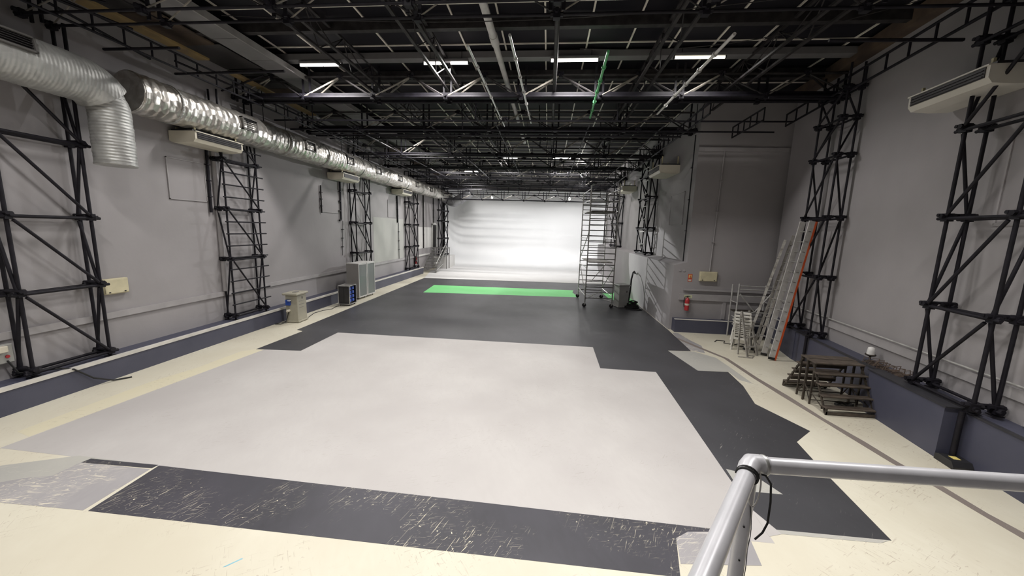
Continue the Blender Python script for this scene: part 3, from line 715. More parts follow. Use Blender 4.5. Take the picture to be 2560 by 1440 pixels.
ribbed([(0, 0, 0), (0, 27.4, .05)], .44, .21, .016, 26, 5, .014).build('duct_skin', M_foil, d2)
MB().lathe([(.42, 0), (.46, .02), (.46, .06), (.43, .08)], (0, 0, 0), 26, Matrix.Rotation(-PI / 2, 4, 'X')).build('end_collar', M_foil, d2)
for y in (3.0, 5.95, 8.85, 11.75, 14.7, 17.7, 20.9, 24.0):
    vent(d2, y, .05, .43, .58, .36, -.05)
for y in (.9, 4.1, 4.9, 7.2, 10.2, 13.2, 16.2, 19.3, 22.4, 25.6):
    MB().lathe([(.43, -.03), (.468, -.02), (.468, .02), (.43, .03)], (0, y, 0), 26, Matrix.Rotation(-PI / 2, 4, 'X')).build('joint_band', M_foild, d2)
for y in (4.15, 5.2, 8.9):
    MB().tube((0, y, .42), (0, y, 1.5), .012, 6).build('hanger_rod', M_tube, d2)
d3 = thing('air_duct', 'smooth grey metal duct bend at the far left top of the cyclorama', 'air duct', (-9.5, 34.6, 6.1))
MB().path([(-.4, -.3, .35)] + [(.1 + .9 * math.sin(t), -.2, .1 - .25 * math.sin(2 * t)) for t in [i * .2 for i in range(1, 7)]] + [(1.7, -.2, .35), (2.3, -.2, .75)], .42, 18).build('duct_skin', M_greyduct, d3)
for c in ((.75, -.2, -.1), (1.45, -.2, .15)):
    MB().lathe([(.42, -.03), (.445, -.02), (.445, .02), (.42, .03)], c, 18, Matrix.Rotation(PI / 2 - .3, 4, 'Y')).build('joint_band', M_greyduct, d3)

# ------------------------------------------------------------------ air conditioners
def aircon(label, loc, rz, L, Dp, H, vent_side=1, hang=.35, m=None):
    """local x depth (wall side -x, room side +x), y length; underside slopes up to the front"""
    t = thing('air_conditioner', label, 'air conditioner', loc, rz); m = m or M_ivory
    prof = [(-Dp / 2, H / 2), (Dp / 2, H / 2), (Dp / 2, -H * .15), (Dp / 2 - .06, -H * .42), (Dp * .05, -H / 2), (-Dp / 2 + .1, -H / 2), (-Dp / 2, -H * .35)]
    MB().extr(prof, -L / 2, L / 2).build('body', m, t)
    g = MB().box(Dp / 2 - .01, Dp / 2 + .012, -L / 2 + .06, L / 2 - .06, -H * .12, H * .42).build('air_outlet', M_grille, t)
    for i in range(3):
        z = -H * .05 + i * H * .16
        MB().box(Dp / 2 + .005, Dp / 2 + .03, -L / 2 + .08, L / 2 - .08, z - .006, z + .006).build('louvre', M_grille, g)
    MB().box(Dp / 2 - .02, Dp / 2 + .03, -L / 2, L / 2, H * .43, H * .5).build('front_lip', m, t)
    MB().box(-Dp / 2 + .05, Dp / 2 - .1, -L / 2 + .03, L / 2 - .03, H * .5, H * .5 + .05).build('top_tray', M_black_pl, t)
    for y in (-L / 2 + .12, L / 2 - .12):
        for x in (-Dp / 2 + .12, Dp / 2 - .12): MB().box(x - .02, x + .02, y - .02, y + .02, H * .5, H * .5 + hang).build('hanger', M_sawn, t)
    return t
aircon('ivory air conditioner hung under the silver duct above the ladder column', (-9.72, 10.2, 5.78), 0, 1.55, .76, .30, hang=.1)
aircon('small ivory air conditioner on the left wall above the white cabinets', (-9.70, 17.3, 5.78), 0, 1.45, .76, .30, hang=.1)
aircon('farthest ivory air conditioner on the left wall', (-9.70, 24.4, 5.80), 0, 1.6, .76, .32, hang=.1)
aircon('large warm white air conditioner high on the near right wall', (7.15, 7.58, 6.20), PI + (RA - PI / 2), 1.5, .78, .30, hang=.12, m=M_ivoryw)
aircon('ivory air conditioner on the corner above the right sill', (4.82, 17.0, 6.22), PI, 1.6, .86, .34)
aircon('farthest ivory air conditioner on the right wall behind the mobile tower', (4.72, 24.2, 6.22), PI, 1.6, .84, .32)

# ------------------------------------------------------------------ wall fittings
def breaker(label, loc, rz, w, h):
    t = thing('breaker_box', label, 'electrical box', loc, rz)      # local x across, y out of the wall
    MB().bev(-w / 2, w / 2, 0, .10, -h / 2, h / 2, .012).build('body', M_brass, t)
    MB().bev(-w / 2 + .02, w / 2 - .02, .10, .115, -h / 2 + .02, h / 2 - .02, .006).build('cover', M_brass, t)
    for x in (-w / 2 + .1, w / 2 - .1): MB().box(x - .018, x + .018, .115, .122, -h / 2 + .035, -h / 2 + .06).build('latch', M_black_pl, t)
breaker('cream breaker box on the left wall beside the nearest scaffold column', (-10.15, 7.73, 2.02), -PI / 2, .52, .36)
breaker('cream breaker box on the recess wall above the steel frame', (5.98, 14.4, 2.10), PI, .62, .36)
def conduit(pts, r, m, label, extra=None):
    t = thing('wall_conduit', label, 'conduit', pts[0]); o = Vector(pts[0])
    MB().path([Vector(p) - o for p in pts], r, 8).build('pipe', m, t)
    n = len(pts)
    for k in (1, 2, 3):
        c = Vector(pts[0]).lerp(Vector(pts[-1]), k / 4) - o
        MB().box(c.x - .05, c.x + .05, c.y - .05, c.y + .05, c.z - .015, c.z + .015).build('clip', m, t)
    return t
conduit([(-10.09, 10.5, 5.7), (-10.09, 10.47, 3.85)], .04, M_tube, 'dark pipe stub under the nearest left air conditioner')
conduit([(-10.09, 10.72, 5.7), (-10.09, 10.72, 1.42)], .07, M_trimw, 'grey boxed pipe beside the ladder column')
conduit([(-10.09, 17.6, 5.65), (-10.09, 17.6, 3.85), (-10.09, 17.45, 3.8)], .045, M_tube, 'dark pipe with a bent end above the white cabinets')
conduit([(-10.1, 16.05, 5.3), (-10.1, 16.05, 4.1)], .03, M_tubeg, 'short grey pipe left of the small wall hatch')
conduit([(-10.1, 17.75, 3.8), (-10.1, 17.6, 2.1)], .012, M_tubeg, 'thin cable drop above the white cabinets')
conduit([(-10.09, 24.5, 5.6), (-10.09, 24.55, 3.85)], .05, M_tube, 'dark pipe stub under the farthest left air conditioner')
conduit([(-10.1, 24.7, 3.85), (-10.1, 24.7, 1.42)], .02, M_tube, 'thin dark pipe on the repainted wall patch')
conduit([(-10.09, 29.8, 6.2), (-10.09, 29.8, 1.9)], .05, M_tubeg, 'tall grey pipe left of the far door')
conduit([(-10.1, 32.5, 6.2), (-10.1, 32.5, 3.95)], .04, M_tubeg, 'grey pipe dropping to the far door head')
conduit([(6.08, 14.36, 6.6), (6.02, 14.36, 2.3)], .022, M_trimw, 'thin grey conduit above the recess breaker box')
conduit([(5.2, 14.8, 7.2), (5.2, 14.8, 2.6)], .03, M_tube, 'dark pipe beside the recess corner')
a = RW(.6, .42); conduit([(a.x, a.y, 7.9), (a.x, a.y, .9)], .035, M_trimw, 'tall grey pipe on the near right wall behind the big column')
# socket board, bottom left
t = thing('socket_box', 'grey socket box with a small red light at the left edge', 'socket', (-10.12, 5.72, 1.02), -PI / 2)
MB().bev(-.16, .16, 0, .1, -.18, .18, .015).build('body', M_greyen, t); MB().bev(-.04, .1, .1, .2, .05, .17, .01).build('plug', M_ivory, t)
MB().lathe([(.03, 0), (.03, .02)], (-.06, .1, -.05), 10, Matrix.Rotation(-PI / 2, 4, 'X')).build('red_light', M_red, t)
cb = MB().path([(-9.98, 5.75, .9), (-9.95, 5.85, .62), (-9.9, 6.1, .56), (-9.72, 6.3, .56), (-9.59, 6.42, .5), (-9.56, 6.7, .2), (-9.5, 7.0, .03), (-9.35, 7.25, .015)], .016, 6)
tag(cb.build('power_cable', M_rubber), 'black cable hanging over the left plinth from the socket box', 'cable')
t = thing('wall_socket', 'small cream wall socket on the near right wall', 'socket', RW(.35, .45, 1.9), RA + PI / 2)
MB().bev(-.06, .06, 0, .06, -.08, .08, .01).build('plate', M_ivory, t); MB().tube((0, .03, -.08), (0, .03, -.5), .01, 6).build('flex', M_ivory, t)
# fire extinguishers, signs
def extinguisher(label, loc, rz, s=1.):
    t = thing('fire_extinguisher', label, 'fire extinguisher', loc, rz)
    MB().lathe([(.02, 0), (.075, .0), (.08, .02), (.08, .38), (.06, .44), (.025, .47), (.025, .50)], n=16).build('cylinder', M_red, t)
    MB().lathe([(.03, .5), (.03, .54)], n=10).box(-.02, .09, -.012, .012, .53, .55).build('valve', M_black_pl, t)
    MB().path([(-.02, .02, .52), (-.09, .03, .5), (-.115, .03, .36), (-.1, .03, .2), (-.085, .03, .12)], .013, 7).build('hose', M_rubber, t)
    MB().lathe([(.0805, .20), (.0812, .205), (.0812, .265), (.0805, .27)], n=16).build('label_band', M_ivory, t)
    MB().box(-.03, .03, .06, .10, .3, .42).build('bracket', M_iron, t)
    t.scale = (s, s, s)
extinguisher('red fire extinguisher hanging on the recess wall below the pale label', (5.30, 14.27, .80), 0)
extinguisher('small distant red fire extinguisher on the left wall near the far stairs', (-10.03, 27.75, .80), -PI / 2, 1.1)
t = thing('fire_sign', 'red and yellow fire extinguisher sign on the recess wall', 'sign', (5.36, 14.4, 2.02), PI)
MB().box(-.075, .075, 0, .008, -.14, .14).build('plate', M_redsign, t)
MB().box(-.05, .05, .008, .011, .0, .115).build('upper_panel', M_yelsign, t)
MB().lathe([(.016, -.035), (.022, -.03), (.022, .02), (.008, .04)], (0, .012, .055), 8).build('extinguisher_pictogram', M_redsign, t)
MB().box(-.05, .05, .008, .011, -.12, -.06).build('lower_panel', M_ivory, t)
t = thing('wall_label', 'pale green label on the recess ledge above the extinguisher', 'sign', (5.34, 14.34, 1.32), PI)
MB().box(-.14, .14, 0, .006, -.055, .055).build('plate', M_palesign, t)
for i in range(3): MB().box(-.11, .11 - .05 * (i == 2), .006, .008, .025 - i * .025, .033 - i * .025).build('print_line', M_trimw, t)
for x, lab in ((4.95, 'left one of two small grey round sockets by the recess corner'), (5.1, 'right one of two small grey round sockets by the recess corner')):
    o = MB().lathe([(.04, 0), (.045, .01), (.04, .02)], (0, 0, 0), 12, Matrix.Rotation(PI / 2, 4, 'X')).build('round_socket', M_trimw); o.location = (x + .02, 14.4, 2.28); tag(o, lab, 'socket')

# far door, painted passage shade behind the stairs
dr = MB().box(-10.16, -10.10, 32.2, 33.3, 1.88, 3.82)  # dark painted slab stands in for the shade of the unlit opening
d = struct('door_1', dr, M_dark, 'open doorway, its darkness a painted slab, above the far stairs', 'door')
MB().box(-10.12, -10.06, 32.1, 32.2, 1.88, 3.92).box(-10.12, -10.06, 33.3, 33.4, 1.88, 3.92).box(-10.12, -10.06, 32.1, 33.4, 3.82, 3.92).build('door_frame', M_whitef, d)
MB().box(-10.1, -9.85, 32.19, 32.23, 1.9, 3.8).build('door_leaf', M_grille, d)
MB().box(-10.1, -9.9, 32.0, 32.6, 3.92, 4.0).build('head_board', M_whitef, d)

# ------------------------------------------------------------------ far stairs
st = thing('stair_unit', 'grey steel stairs climbing to the far dark door', 'stairs', (-9.4, 29.0, 0))
n = 9; rise = 1.86 / n; run = .34
for x in (-.56, .56): MB().beam((x, 0, .08), (x, n * run, 1.82), .05, .2).build('stringer', M_steeld, st)
for i in range(n):
    MB().bev(-.56, .56, i * run + .02, i * run + .30, (i + 1) * rise - .04, (i + 1) * rise, .006).build('tread', M_steeld, st)
MB().bev(-.62, .62, n * run, n * run + 1.1, 1.80, 1.86, .01).build('landing', M_steeld, st)
for y in (n * run + .1, n * run + 1.0):
    for x in (-.58, .58): MB().tube((x, y, 0), (x, y, 1.8), .03).build('leg', M_steeld, st)
for x in (.58,):
    for i in (0, 4, 8): MB().tube((x, i * run + .15, (i + 1) * rise), (x, i * run + .15, (i + 1) * rise + .55), .02).build('baluster', M_steeld, st)
    MB().tube((x, .1, rise + .55), (x, n * run, 1.86 + .5), .026).build('handrail', M_alu, st)
    MB().tube((x, .1, .18), (x, 2.0, .55), .03).build('lower_rail', M_alu, st)
MB().tube((-.58, n * run + .1, .2), (.58, n * run + .1, 1.6), .02).build('brace', M_steeld, st)

# ------------------------------------------------------------------ left floor things
t = thing('power_cabinet', 'beige floor power cabinet with a blue socket beside the left plinth', 'power cabinet', (-9.20, 12.72, 0), .06)
MB().bev(-.20, .24, -.28, .28, .06, 1.02, .012).build('body', M_beige, t)
MB().bev(-.27, .29, -.36, .36, 1.02, 1.10, .02).build('lid', M_beige, t)
MB().bev(-.05, .1, -.1, .1, 1.10, 1.115, .004).build('lid_handle', M_greyf, t)
MB().bev(-.22, .27, -.30, .31, .02, .08, .01).build('base', M_beige, t)
s = MB().bev(-.16, .0, -.36, -.28, .66, .86, .01).build('blue_socket', M_blue, t, 'blue industrial socket'); MB().bev(-.07, .03, -.38, -.30, .82, .85, .006).build('socket_flap', M_whitef, s)
MB().lathe([(.05, 0), (.05, .1), (.035, .14)], (-.07, -.29, .46), 12, Matrix.Rotation(PI / 2, 4, 'X')).build('plug', M_ivory, t)
for i in range(3): MB().box(.24, .246, -.18, .12, .55 + i * .12, .558 + i * .12).build('seam', M_greyf, t)
MB().box(.24, .247, .0, .04, .86, .94).build('keyhole_plate', M_black_pl, t)
for x in (-.17, .2):
    for y in (-.24, .25): MB().lathe([(.025, 0), (.025, .03)], (x, y, 0), 8).build('foot', M_rubber, t)
pts = [(-9.27, 12.42, .44), (-9.30, 12.36, .2), (-9.30, 12.28, .05), (-9.4, 12.15, .016), (-9.58, 12.1, .016), (-9.58, 12.2, .016), (-9.50, 12.35, .016), (-9.45, 12.6, .016)]
tag(MB().path(pts, .014, 6).build('power_cable', M_rubber), 'black cable looping from the beige cabinet onto the floor', 'cable')
tag(MB().path([(-9.1, 13.2, .012), (-9.35, 14.0, .012), (-9.3, 14.5, .012), (-9.1, 14.9, .012), (-9.2, 15.2, .012), (-9.15, 15.45, .03)], .012, 6).build('power_cable', M_rubber), 'thin black cable on the floor between beige cabinet and black case', 'cable')
t = thing('flight_case', 'open black flight case with blue sockets beside the white cabinets', 'flight case', (-8.98, 15.92, 0), .04)
w, dpt, h = .50, .62, .86
MB().box(-.25, .25, -.31, -.295, .08, .90).build('side_panel', M_black_pl, t); MB().box(-.25, .25, .295, .31, .08, .90).build('side_panel', M_black_pl, t)
MB().box(-.25, .25, -.31, .31, .88, .90).build('top_panel', M_greyf, t); MB().box(-.25, .25, -.31, .31, .08, .10).build('bottom_panel', M_black_pl, t); MB().box(-.25, -.235, -.295, .295, .1, .88).build('back_panel', M_black_pl, t)
e = MB()
for x in (-.255, .255):
    for y in (-.315, .315): e.box(x - .012, x + .012, y - .012, y + .012, .07, .91)
for z in (.08, .905):
    for y in (-.315, .315): e.box(-.26, .26, y - .012, y + .012, z - .012, z + .012)
    for x in (-.255, .255): e.box(x - .012, x + .012, -.32, .32, z - .012, z + .012)
e.build('edge_trim', M_steel, t)
f = MB().box(.14, .16, -.29, .29, .10, .88).build('socket_panel', M_black_pl, t)
for i in range(4):
    for y in (-.15, .12): MB().bev(.16, .22, y - .075, y + .075, .16 + i * .18, .29 + i * .18, .01).build('blue_socket', M_bluep, f)
for x in (-.12, .12): MB().box(x - .1, x + .1, -.316, -.312, .2, .8).build('recessed_plate', M_grille, t)
for x in (-.2, .2):
    for y in (-.25, .25): MB().lathe([(.04, -.02), (.04, .02)], (x, y, .04), 10, Matrix.Rotation(PI / 2, 4, 'Y')).box(x - .02, x + .02, y - .02, y + .02, .04, .08).build('caster', M_rubber, t)

def glass_cabinet(label, loc, rz, reflection_set):
    t = thing('display_cabinet', label, 'cabinet', loc, rz)       # front faces +x
    W, Dp, H = .74, .62, 1.74
    MB().box(-Dp / 2, Dp / 2, -W / 2, -W / 2 + .02, .1, H).build('side_panel', M_greyl, t)
    MB().box(-Dp / 2, Dp / 2, W / 2 - .02, W / 2, .1, H).build('side_panel', M_whitef, t)
    MB().box(-Dp / 2, -Dp / 2 + .02, -W / 2 + .02, W / 2 - .02, .1, H).build('back_panel', M_whitef, t)
    MB().bev(-Dp / 2 - .01, Dp / 2 + .02, -W / 2 - .01, W / 2 + .01, H, H + .03, .006).build('top_panel', M_whitef, t); MB().box(-Dp / 2, Dp / 2, -W / 2, W / 2, .08, .12).build('bottom_panel', M_whitef, t)
    for z in (.62, 1.15): MB().box(-Dp / 2 + .02, Dp / 2 - .05, -W / 2 + .02, W / 2 - .02, z, z + .02).build('shelf', M_whitef, t)
    cols = ((.10, .26, .17), (.16, .20, .17)) if reflection_set == 0 else ((.20, .09, .05), (.15, .20, .09))  # coloured blocks imitate reflections in the frosted glass
    for i, c in enumerate(cols):
        MB().bev(-.2, .18, -.32, .32, .64 - .5 * i, 1.1 - .5 * i, .02).build('reflection_block', mat('bundle %d %d' % (reflection_set, i), c, .8), t)
    d = MB().box(Dp / 2, Dp / 2 + .025, -W / 2, -W / 2 + .05, .1, H).box(Dp / 2, Dp / 2 + .025, W / 2 - .05, W / 2, .1, H).box(Dp / 2, Dp / 2 + .025, -W / 2 + .05, W / 2 - .05, .1, .15).box(Dp / 2, Dp / 2 + .025, -W / 2 + .05, W / 2 - .05, H - .05, H).build('door_frame', M_whitef, t)
    MB().box(Dp / 2 + .008, Dp / 2 + .014, -W / 2 + .05, W / 2 - .05, .15, H - .05).build('glass_pane', M_glass, d)
    MB().tube((Dp / 2 + .05, W / 2 - .03, .85), (Dp / 2 + .05, W / 2 - .03, 1.0), .01, 8).build('handle', M_steel, d)
    for x in (-.22, .22):
        for y in (-.28, .28): MB().lathe([(.035, -.012), (.035, .012)], (x, y, .037), 10, Matrix.Rotation(PI / 2, 4, 'Y')).box(x - .012, x + .012, y - .012, y + .012, .04, .09).build('caster', M_rubber, t)
    return t
glass_cabinet('white glass-door cabinet nearer the camera, beside the black case', (-9.35, 17.5, 0), -.05, 0)
glass_cabinet('white glass-door cabinet farther away, with brownish reflections painted inside', (-9.33, 18.33, 0), -.05, 1)

# ------------------------------------------------------------------ mobile scaffold tower
t = thing('scaffold_tower', 'tall mobile aluminium scaffold tower on casters in front of the cyclorama', 'scaffold tower', (1.92, 18.0, 0), .045)
W, DP, HT = 1.3, 2.6, 5.75
for x in (0, W):
    for y in (0, DP):
        MB().tube((x, y, .22), (x, y, HT if y == 0 else HT - .1), .028).build('standard', M_towerp if y == 0 else M_alu, t)
        c = MB().lathe([(.09, -.03), (.1, -.02), (.1, .02), (.09, .03)], (x - .03, y, .1), 14, Matrix.Rotation(PI / 2, 4, 'X')).build('caster', M_rubber, t)
        MB().tube((x, y, .14), (x, y, .24), .02, 8).box(x - .05, x + .01, y - .05, y + .05, .12, .2).build('caster_fork', M_steel, c)
for y in (0, DP):
    for i in range(19):
        z = .45 + i * .27
        MB().tube((0, y, z), (W, y, z), .02 if i % 2 else .024, 6).build('rung', M_steeld, t)  # backlit look of the rungs is put into their darker colour
for x in (0, W):
    for z in (.55, 1.9, 3.3, 4.6, 5.1, 5.6): MB().tube((x, 0, z), (x, DP, z), .02, 6).build('side_rail', M_alu, t)
for (a, b) in (((0, 0, .5), (0, DP, 2.0)), ((W, 0, 2.0), (W, DP, .6)), ((0, DP, 2.2), (0, 0, 3.6)), ((W, 0, 3.4), (W, DP, 4.8)), ((W, 0, .3), (0, DP, .32)), ((0, 0, .4), (W, DP, .42))):
    MB().tube(a, b, .02, 6).build('brace', M_steel, t)
for z, xa in ((2.15, .08), (4.55, .08)):
    for i in range(2): MB().bev(xa + i * .58, xa + .56 + i * .58, .1, DP - .1, z, z + .05, .008).build('deck_board', M_timber if z > 3 else M_alud, t)
for z in (5.0, 5.45):
    for y in (.03, DP): MB().tube((0, y, z), (W, y, z), .022, 6).build('guard_rail', M_alu, t)
MB().tube((W * .2, .3, 1.2), (W * .75, .4, 2.1), .018, 6).build('ladder_rail', M_alu, t)
MB().tube((0, 0, HT), (.12, .02, HT + .02), .025).tube((0, 0, HT), (-.02, 0, HT - .9), .034).build('top_clamp', M_alu, t)

# ------------------------------------------------------------------ right: grey cabinet, cable heap
t = thing('power_cabinet', 'grey power cabinet beside the mobile tower and the cable heap', 'power cabinet', (3.72, 18.5, 0), .35)
MB().bev(-.26, .26, -.25, .25, .08, 1.06, .012).build('body', M_greyen, t); MB().bev(-.31, .31, -.30, .30, 1.06, 1.13, .015).build('lid', M_greyen, t)
MB().box(-.24, .24, -.258, -.25, .12, 1.02).build('door', M_greyen, t); MB().box(.12, .15, -.27, -.255, .75, .83).build('latch', M_black_pl, t)
MB().bev(.26, .34, -.14, .1, .5, .95, .01).build('socket_strip', M_black_pl, t)
MB().box(-.28, .28, -.27, .27, .02, .08).build('base', M_steel, t)
for i, (cx, cy, r0, z0, lab) in enumerate(((4.22, 18.35, .34, .03, 'lowest wide coil'), (4.25, 18.4, .28, .09, 'second coil from the floor'), (4.2, 18.42, .24, .16, 'third coil from the floor'), (4.3, 18.45, .20, .24, 'topmost coil'))):
    pts = []
    for k in range(60):
        a = k * .42; pts.append((cx + (r0 + .02 * math.sin(k * .9)) * math.cos(a), cy + (r0 * .8 + .02 * math.cos(k)) * math.sin(a), z0 + .03 * math.sin(a * 1.5 + i) + k * .0006 + i * .004))
    o = MB().path(pts, .018, 6).build('cable_coil', M_rubber); tag(o, lab + ' of black cable in the heap beside the grey cabinet', 'cable')
pts = [(4.70, 20.2, 1.5), (4.6, 20.0, 1.62), (4.45, 19.6, 1.6), (4.3, 19.2, 1.3), (4.22, 18.9, .8), (4.15, 18.75, .35), (4.1, 18.7, .06)]
tag(MB().path(pts, .045, 8).build('cable_hose', M_rubber), 'thick black hose hanging from the right wall behind the grey cabinet', 'hose')
pts = [(4.05, 18.0, .02), (3.85, 17.9, .02), (4.1, 17.75, .02), (4.4, 17.72, .02), (4.6, 17.8, .02), (4.5, 18.1, .02)]
tag(MB().path(pts, .02, 6).build('power_cable', M_rubber), 'black cable lying flat in front of the cable heap', 'cable')

# ------------------------------------------------------------------ recess: steel frame, chairs, ladders
t = thing('steel_frame', 'grey steel access frame with V brace and steps in the recess', 'steel frame', (7.25, 13.75, 0), 0)
for x in (-.55, .58):
    for y in (-.25, .2): MB().tube((x, y, 0), (x, y, 1.98 if y < 0 else 1.9), .028).build('post', M_steel, t)
for z in (1.9, 1.78, 1.55, .98): MB().tube((-.55, -.25, z), (.58, -.25, z), .02).build('rail', M_steel, t)
MB().tube((-.5, -.27, 1.62), (.05, -.27, 1.0), .022).build('brace', M_steel, t); MB().tube((.55, -.27, 1.7), (.05, -.27, 1.0), .022).build('brace', M_steel, t)
for z, y in ((.18, -.3), (.5, -.2), (.78, -.1)): MB().bev(-.52, .55, y, y + .22, z - .03, z, .006).build('step', M_steel, t)
MB().bev(-.55, .58, -.25, .22, .95, .985, .006).build('deck', M_iron, t)
for x in (-.55, .58): MB().tube((x, -.25, 1.3), (x, .2, 1.3), .018).build('side_rail', M_steel, t)

def resin_chair():
    t = thing('resin_chair', 'x', 'chair')
    bm = MB()
    # seat shell: gently dished grid
    n = 8; vs = []; fs = []
    for i in range(n + 1):
        for j in range(n + 1):
            u, v = i / n - .5, j / n - .5
            vs.append((u * .46, v * .44, .43 - .02 * (1 - 4 * u * u) - .01 * math.cos(v * 3)))
    for i in range(n):
        for j in range(n): a = i * (n + 1) + j; fs.append((a, a + n + 1, a + n + 2, a + 1))
    lo = [(x, y, z - .012) for x, y, z in vs]
    bm.add(vs, fs, True).add(lo, [tuple(reversed(f)) for f in fs], True)
    for (x0, x1, y0, y1) in ((-.235, .235, -.235, -.215), (-.235, .235, .215, .235), (-.235, -.215, -.235, .235), (.215, .235, -.235, .235)): bm.box(x0, x1, y0, y1, .36, .43)
    bm.build('seat', M_chair, t)
    b = MB()
    for i in range(6): b.bev(-.19, .19, .235 + i * .018, .25 + i * .018, .50 + i * .065, .53 + i * .065, .004)
    b.beam((-.2, .22, .42), (-.21, .36, .94), .035, .03).beam((.2, .22, .42), (.21, .36, .94), .035, .03).bev(-.22, .22, .34, .37, .89, .96, .01)
    b.build('backrest', M_chair, t)
    for x, y in ((-.21, -.21), (.21, -.21), (-.21, .2), (.21, .2)):
        MB().beam((x, y, .42), (x * 1.18, y * 1.2, 0), .05, .045).build('leg', M_chair, t)
    for s in (-1, 1):
        MB().path([(s * .24, -.2, .40), (s * .27, -.2, .62), (s * .27, 0, .66), (s * .25, .3, .68)], .018, 6).build('armrest', M_chair, t)
    return t
ch = resin_chair(); ch.location = (6.36, 12.25, 0); ch.rotation_euler = (0, 0, 2.6)
ch['label'] = 'lowest white resin chair of the stack beside the ladders'
for i, lab in enumerate(('second white resin chair from the floor in the stack', 'third white resin chair from the floor in the stack', 'topmost white resin chair of the stack beside the ladders')):
    c = copy_tree(ch); c.location = (6.36 - .012 * i, 12.25 + .015 * i, .105 * (i + 1)); c['label'] = lab
for o in [ch] + [o for o in COL.objects if o.name.startswith('resin_chair.')]: o['group'] = 'white chairs stacked in the recess'

def ladder(label, foot, top, width, side, m_rail, m_rung, rail=(.075, .03), step=.28, m2=None, cat='ladder'):
    """leaning ladder; 'side' is the direction of its rungs"""
    foot = Vector(foot); top = Vector(top); t = thing('leaning_ladder', label, cat, foot)
    d = (top - foot); L = d.length; u = d.normalized(); s = Vector(side).normalized(); s = (s - u * s.dot(u)).normalized(); nrm = u.cross(s)
    n = int(L / step)
    for k in (0, 1):
        o = s * (k - .5) * width
        rl = MB().beam(o, o + d, rail[1], rail[0], nrm).build('rail', m_rail, t)
        if k == 0:
            for i in range(1, n):
                c = o + u * (i * L / n) - s * (rail[1] * .55)
                MB().beam(c - nrm * .035, c + nrm * .035, .006, .022, u).build('rung_end', M_greyf, rl)
        if m2 and k == 0:
            o2 = o - nrm * (rail[0] * .5 + .028)
            MB().beam(o2, o2 + d, rail[1] * 1.2, .05, nrm).build('orange_flange', m2, t, 'orange edge')
        MB().beam(o, o + u * .07, rail[1] * 1.5, rail[0] * 1.1, nrm).build('rubber_foot', M_rubber, t)
    for i in range(1, n):
        c = u * (i * L / n)
        MB().tube(c - s * width / 2, c + s * width / 2, .016, 8).build('rung', m_rung, t)
    return t
ladder('tall pale extension ladder with an orange edge leaning on the right scaffold column', (6.74, 11.46, .03), (7.34, 11.52, 4.08), .42, (.04, 1, 0), M_alupale, M_alu, (.15, .035), m2=M_orange)
ladder('paint-spattered ladder in the middle of the leaning group', (6.62, 11.98, .03), (7.44, 12.1, 3.7), .42, (.30, 1, 0), M_alud, M_alud, (.075, .03))
ladder('paint-spattered ladder at the left of the leaning group, rungs showing', (6.44, 12.2, .02), (7.36, 12.45, 3.5), .44, (.6, 1, 0), M_alud, M_alupale, (.07, .03))
t = thing('folded_stepladder', 'dirty folded stepladder standing against the white chairs', 'stepladder', (6.36, 11.55, 0), .5)
for x in (-.22, .22):
    MB().beam((x, 0, 0), (x * .8, .38, 1.35), .07, .03, (0, 1, 0)).build('rail', M_alud, t); MB().beam((x * 1.05, .3, 0), (x * .8, .4, 1.3), .05, .025, (0, 1, 0)).build('rear_leg', M_alud, t)
for i in range(4): MB().bev(-.2, .2, .05 + i * .085, .15 + i * .085, .26 + i * .28, .285 + i * .28, .005).build('tread', M_alud, t)
MB().path([(-.5, .1, .012), (-.2, -.12, .012), (.05, -.02, .012), (-.1, .1, .012)], .02, 6).build('drop_sheet_edge', M_alud, t)
tag(MB().path([(5.85, 12.95, .012), (6.0, 13.15, .012), (6.25, 13.1, .012), (6.1, 12.85, .012), (6.35, 12.7, .012), (6.6, 12.85, .012), (6.9, 12.75, .012), (6.7, 12.6, .012), (6.45, 12.55, .012)], .014, 6).build('power_cable', M_tubeg), 'grey cable squiggle on the cream floor in front of the steel frame', 'cable')

# ------------------------------------------------------------------ step units by the right plinth
def step_unit(label, loc, rz):
    """local: steep flight rising along +y; width along x"""
    t = thing('step_unit', label, 'step unit', loc, rz); W = 1.0; n = 5; rise, run = .20, .12
    for i in range(n):
        z = .13 + i * rise; y = i * run
        dp = .16 if i < n - 1 else .30
        MB().bev(-W / 2, W / 2, y, y + dp, z, z + .03, .005).build('tread', M_timber, t)
        MB().box(-W / 2, W / 2, y + dp - .03, y + dp - .01, z - .055, z).build('riser_bar', M_iron, t)
        if i < n - 1:
            for x in (-W / 2 + .02, W / 2 - .02): MB().beam((x, y + .01, z - .09), (x, y + .14, z), .02, .02).build('tread_bracket', M_iron, t)
    for x in (-W / 2 + .02, W / 2 - .02):
        MB().beam((x, .04, .03), (x, .56, .90), .03, .035).build('stringer', M_iron, t)
        MB().box(x - .016, x + .016, .0, .03, 0, .13).build('leg', M_iron, t)
        MB().box(x - .016, x + .016, .72, .752, 0, .93).build('leg', M_iron, t)
        MB().box(x - .016, x + .016, .50, .53, 0, .93).build('leg', M_iron, t)
        MB().tube((x, .02, .05), (x, .73, .36), .012, 6).build('brace', M_iron, t); MB().tube((x, .51, .05), (x, .73, .4), .011, 6).build('brace', M_iron, t)
    MB().box(-W / 2, W / 2, .0, .02, .01, .07).build('front_bar', M_timber, t); MB().box(-W / 2, W / 2, .73, .75, .35, .40).build('rear_bar', M_iron, t)
    MB().tube((-W / 2, .51, .1), (W / 2, .51, .1), .012, 6).build('cross_bar', M_iron, t)
    return t
step_unit('timber step unit descending toward the camera beside the right plinth', (6.37, 7.80, 0), 0)
step_unit('timber step unit descending away from the camera, backed onto the other', (6.42, 9.33, 0), PI)
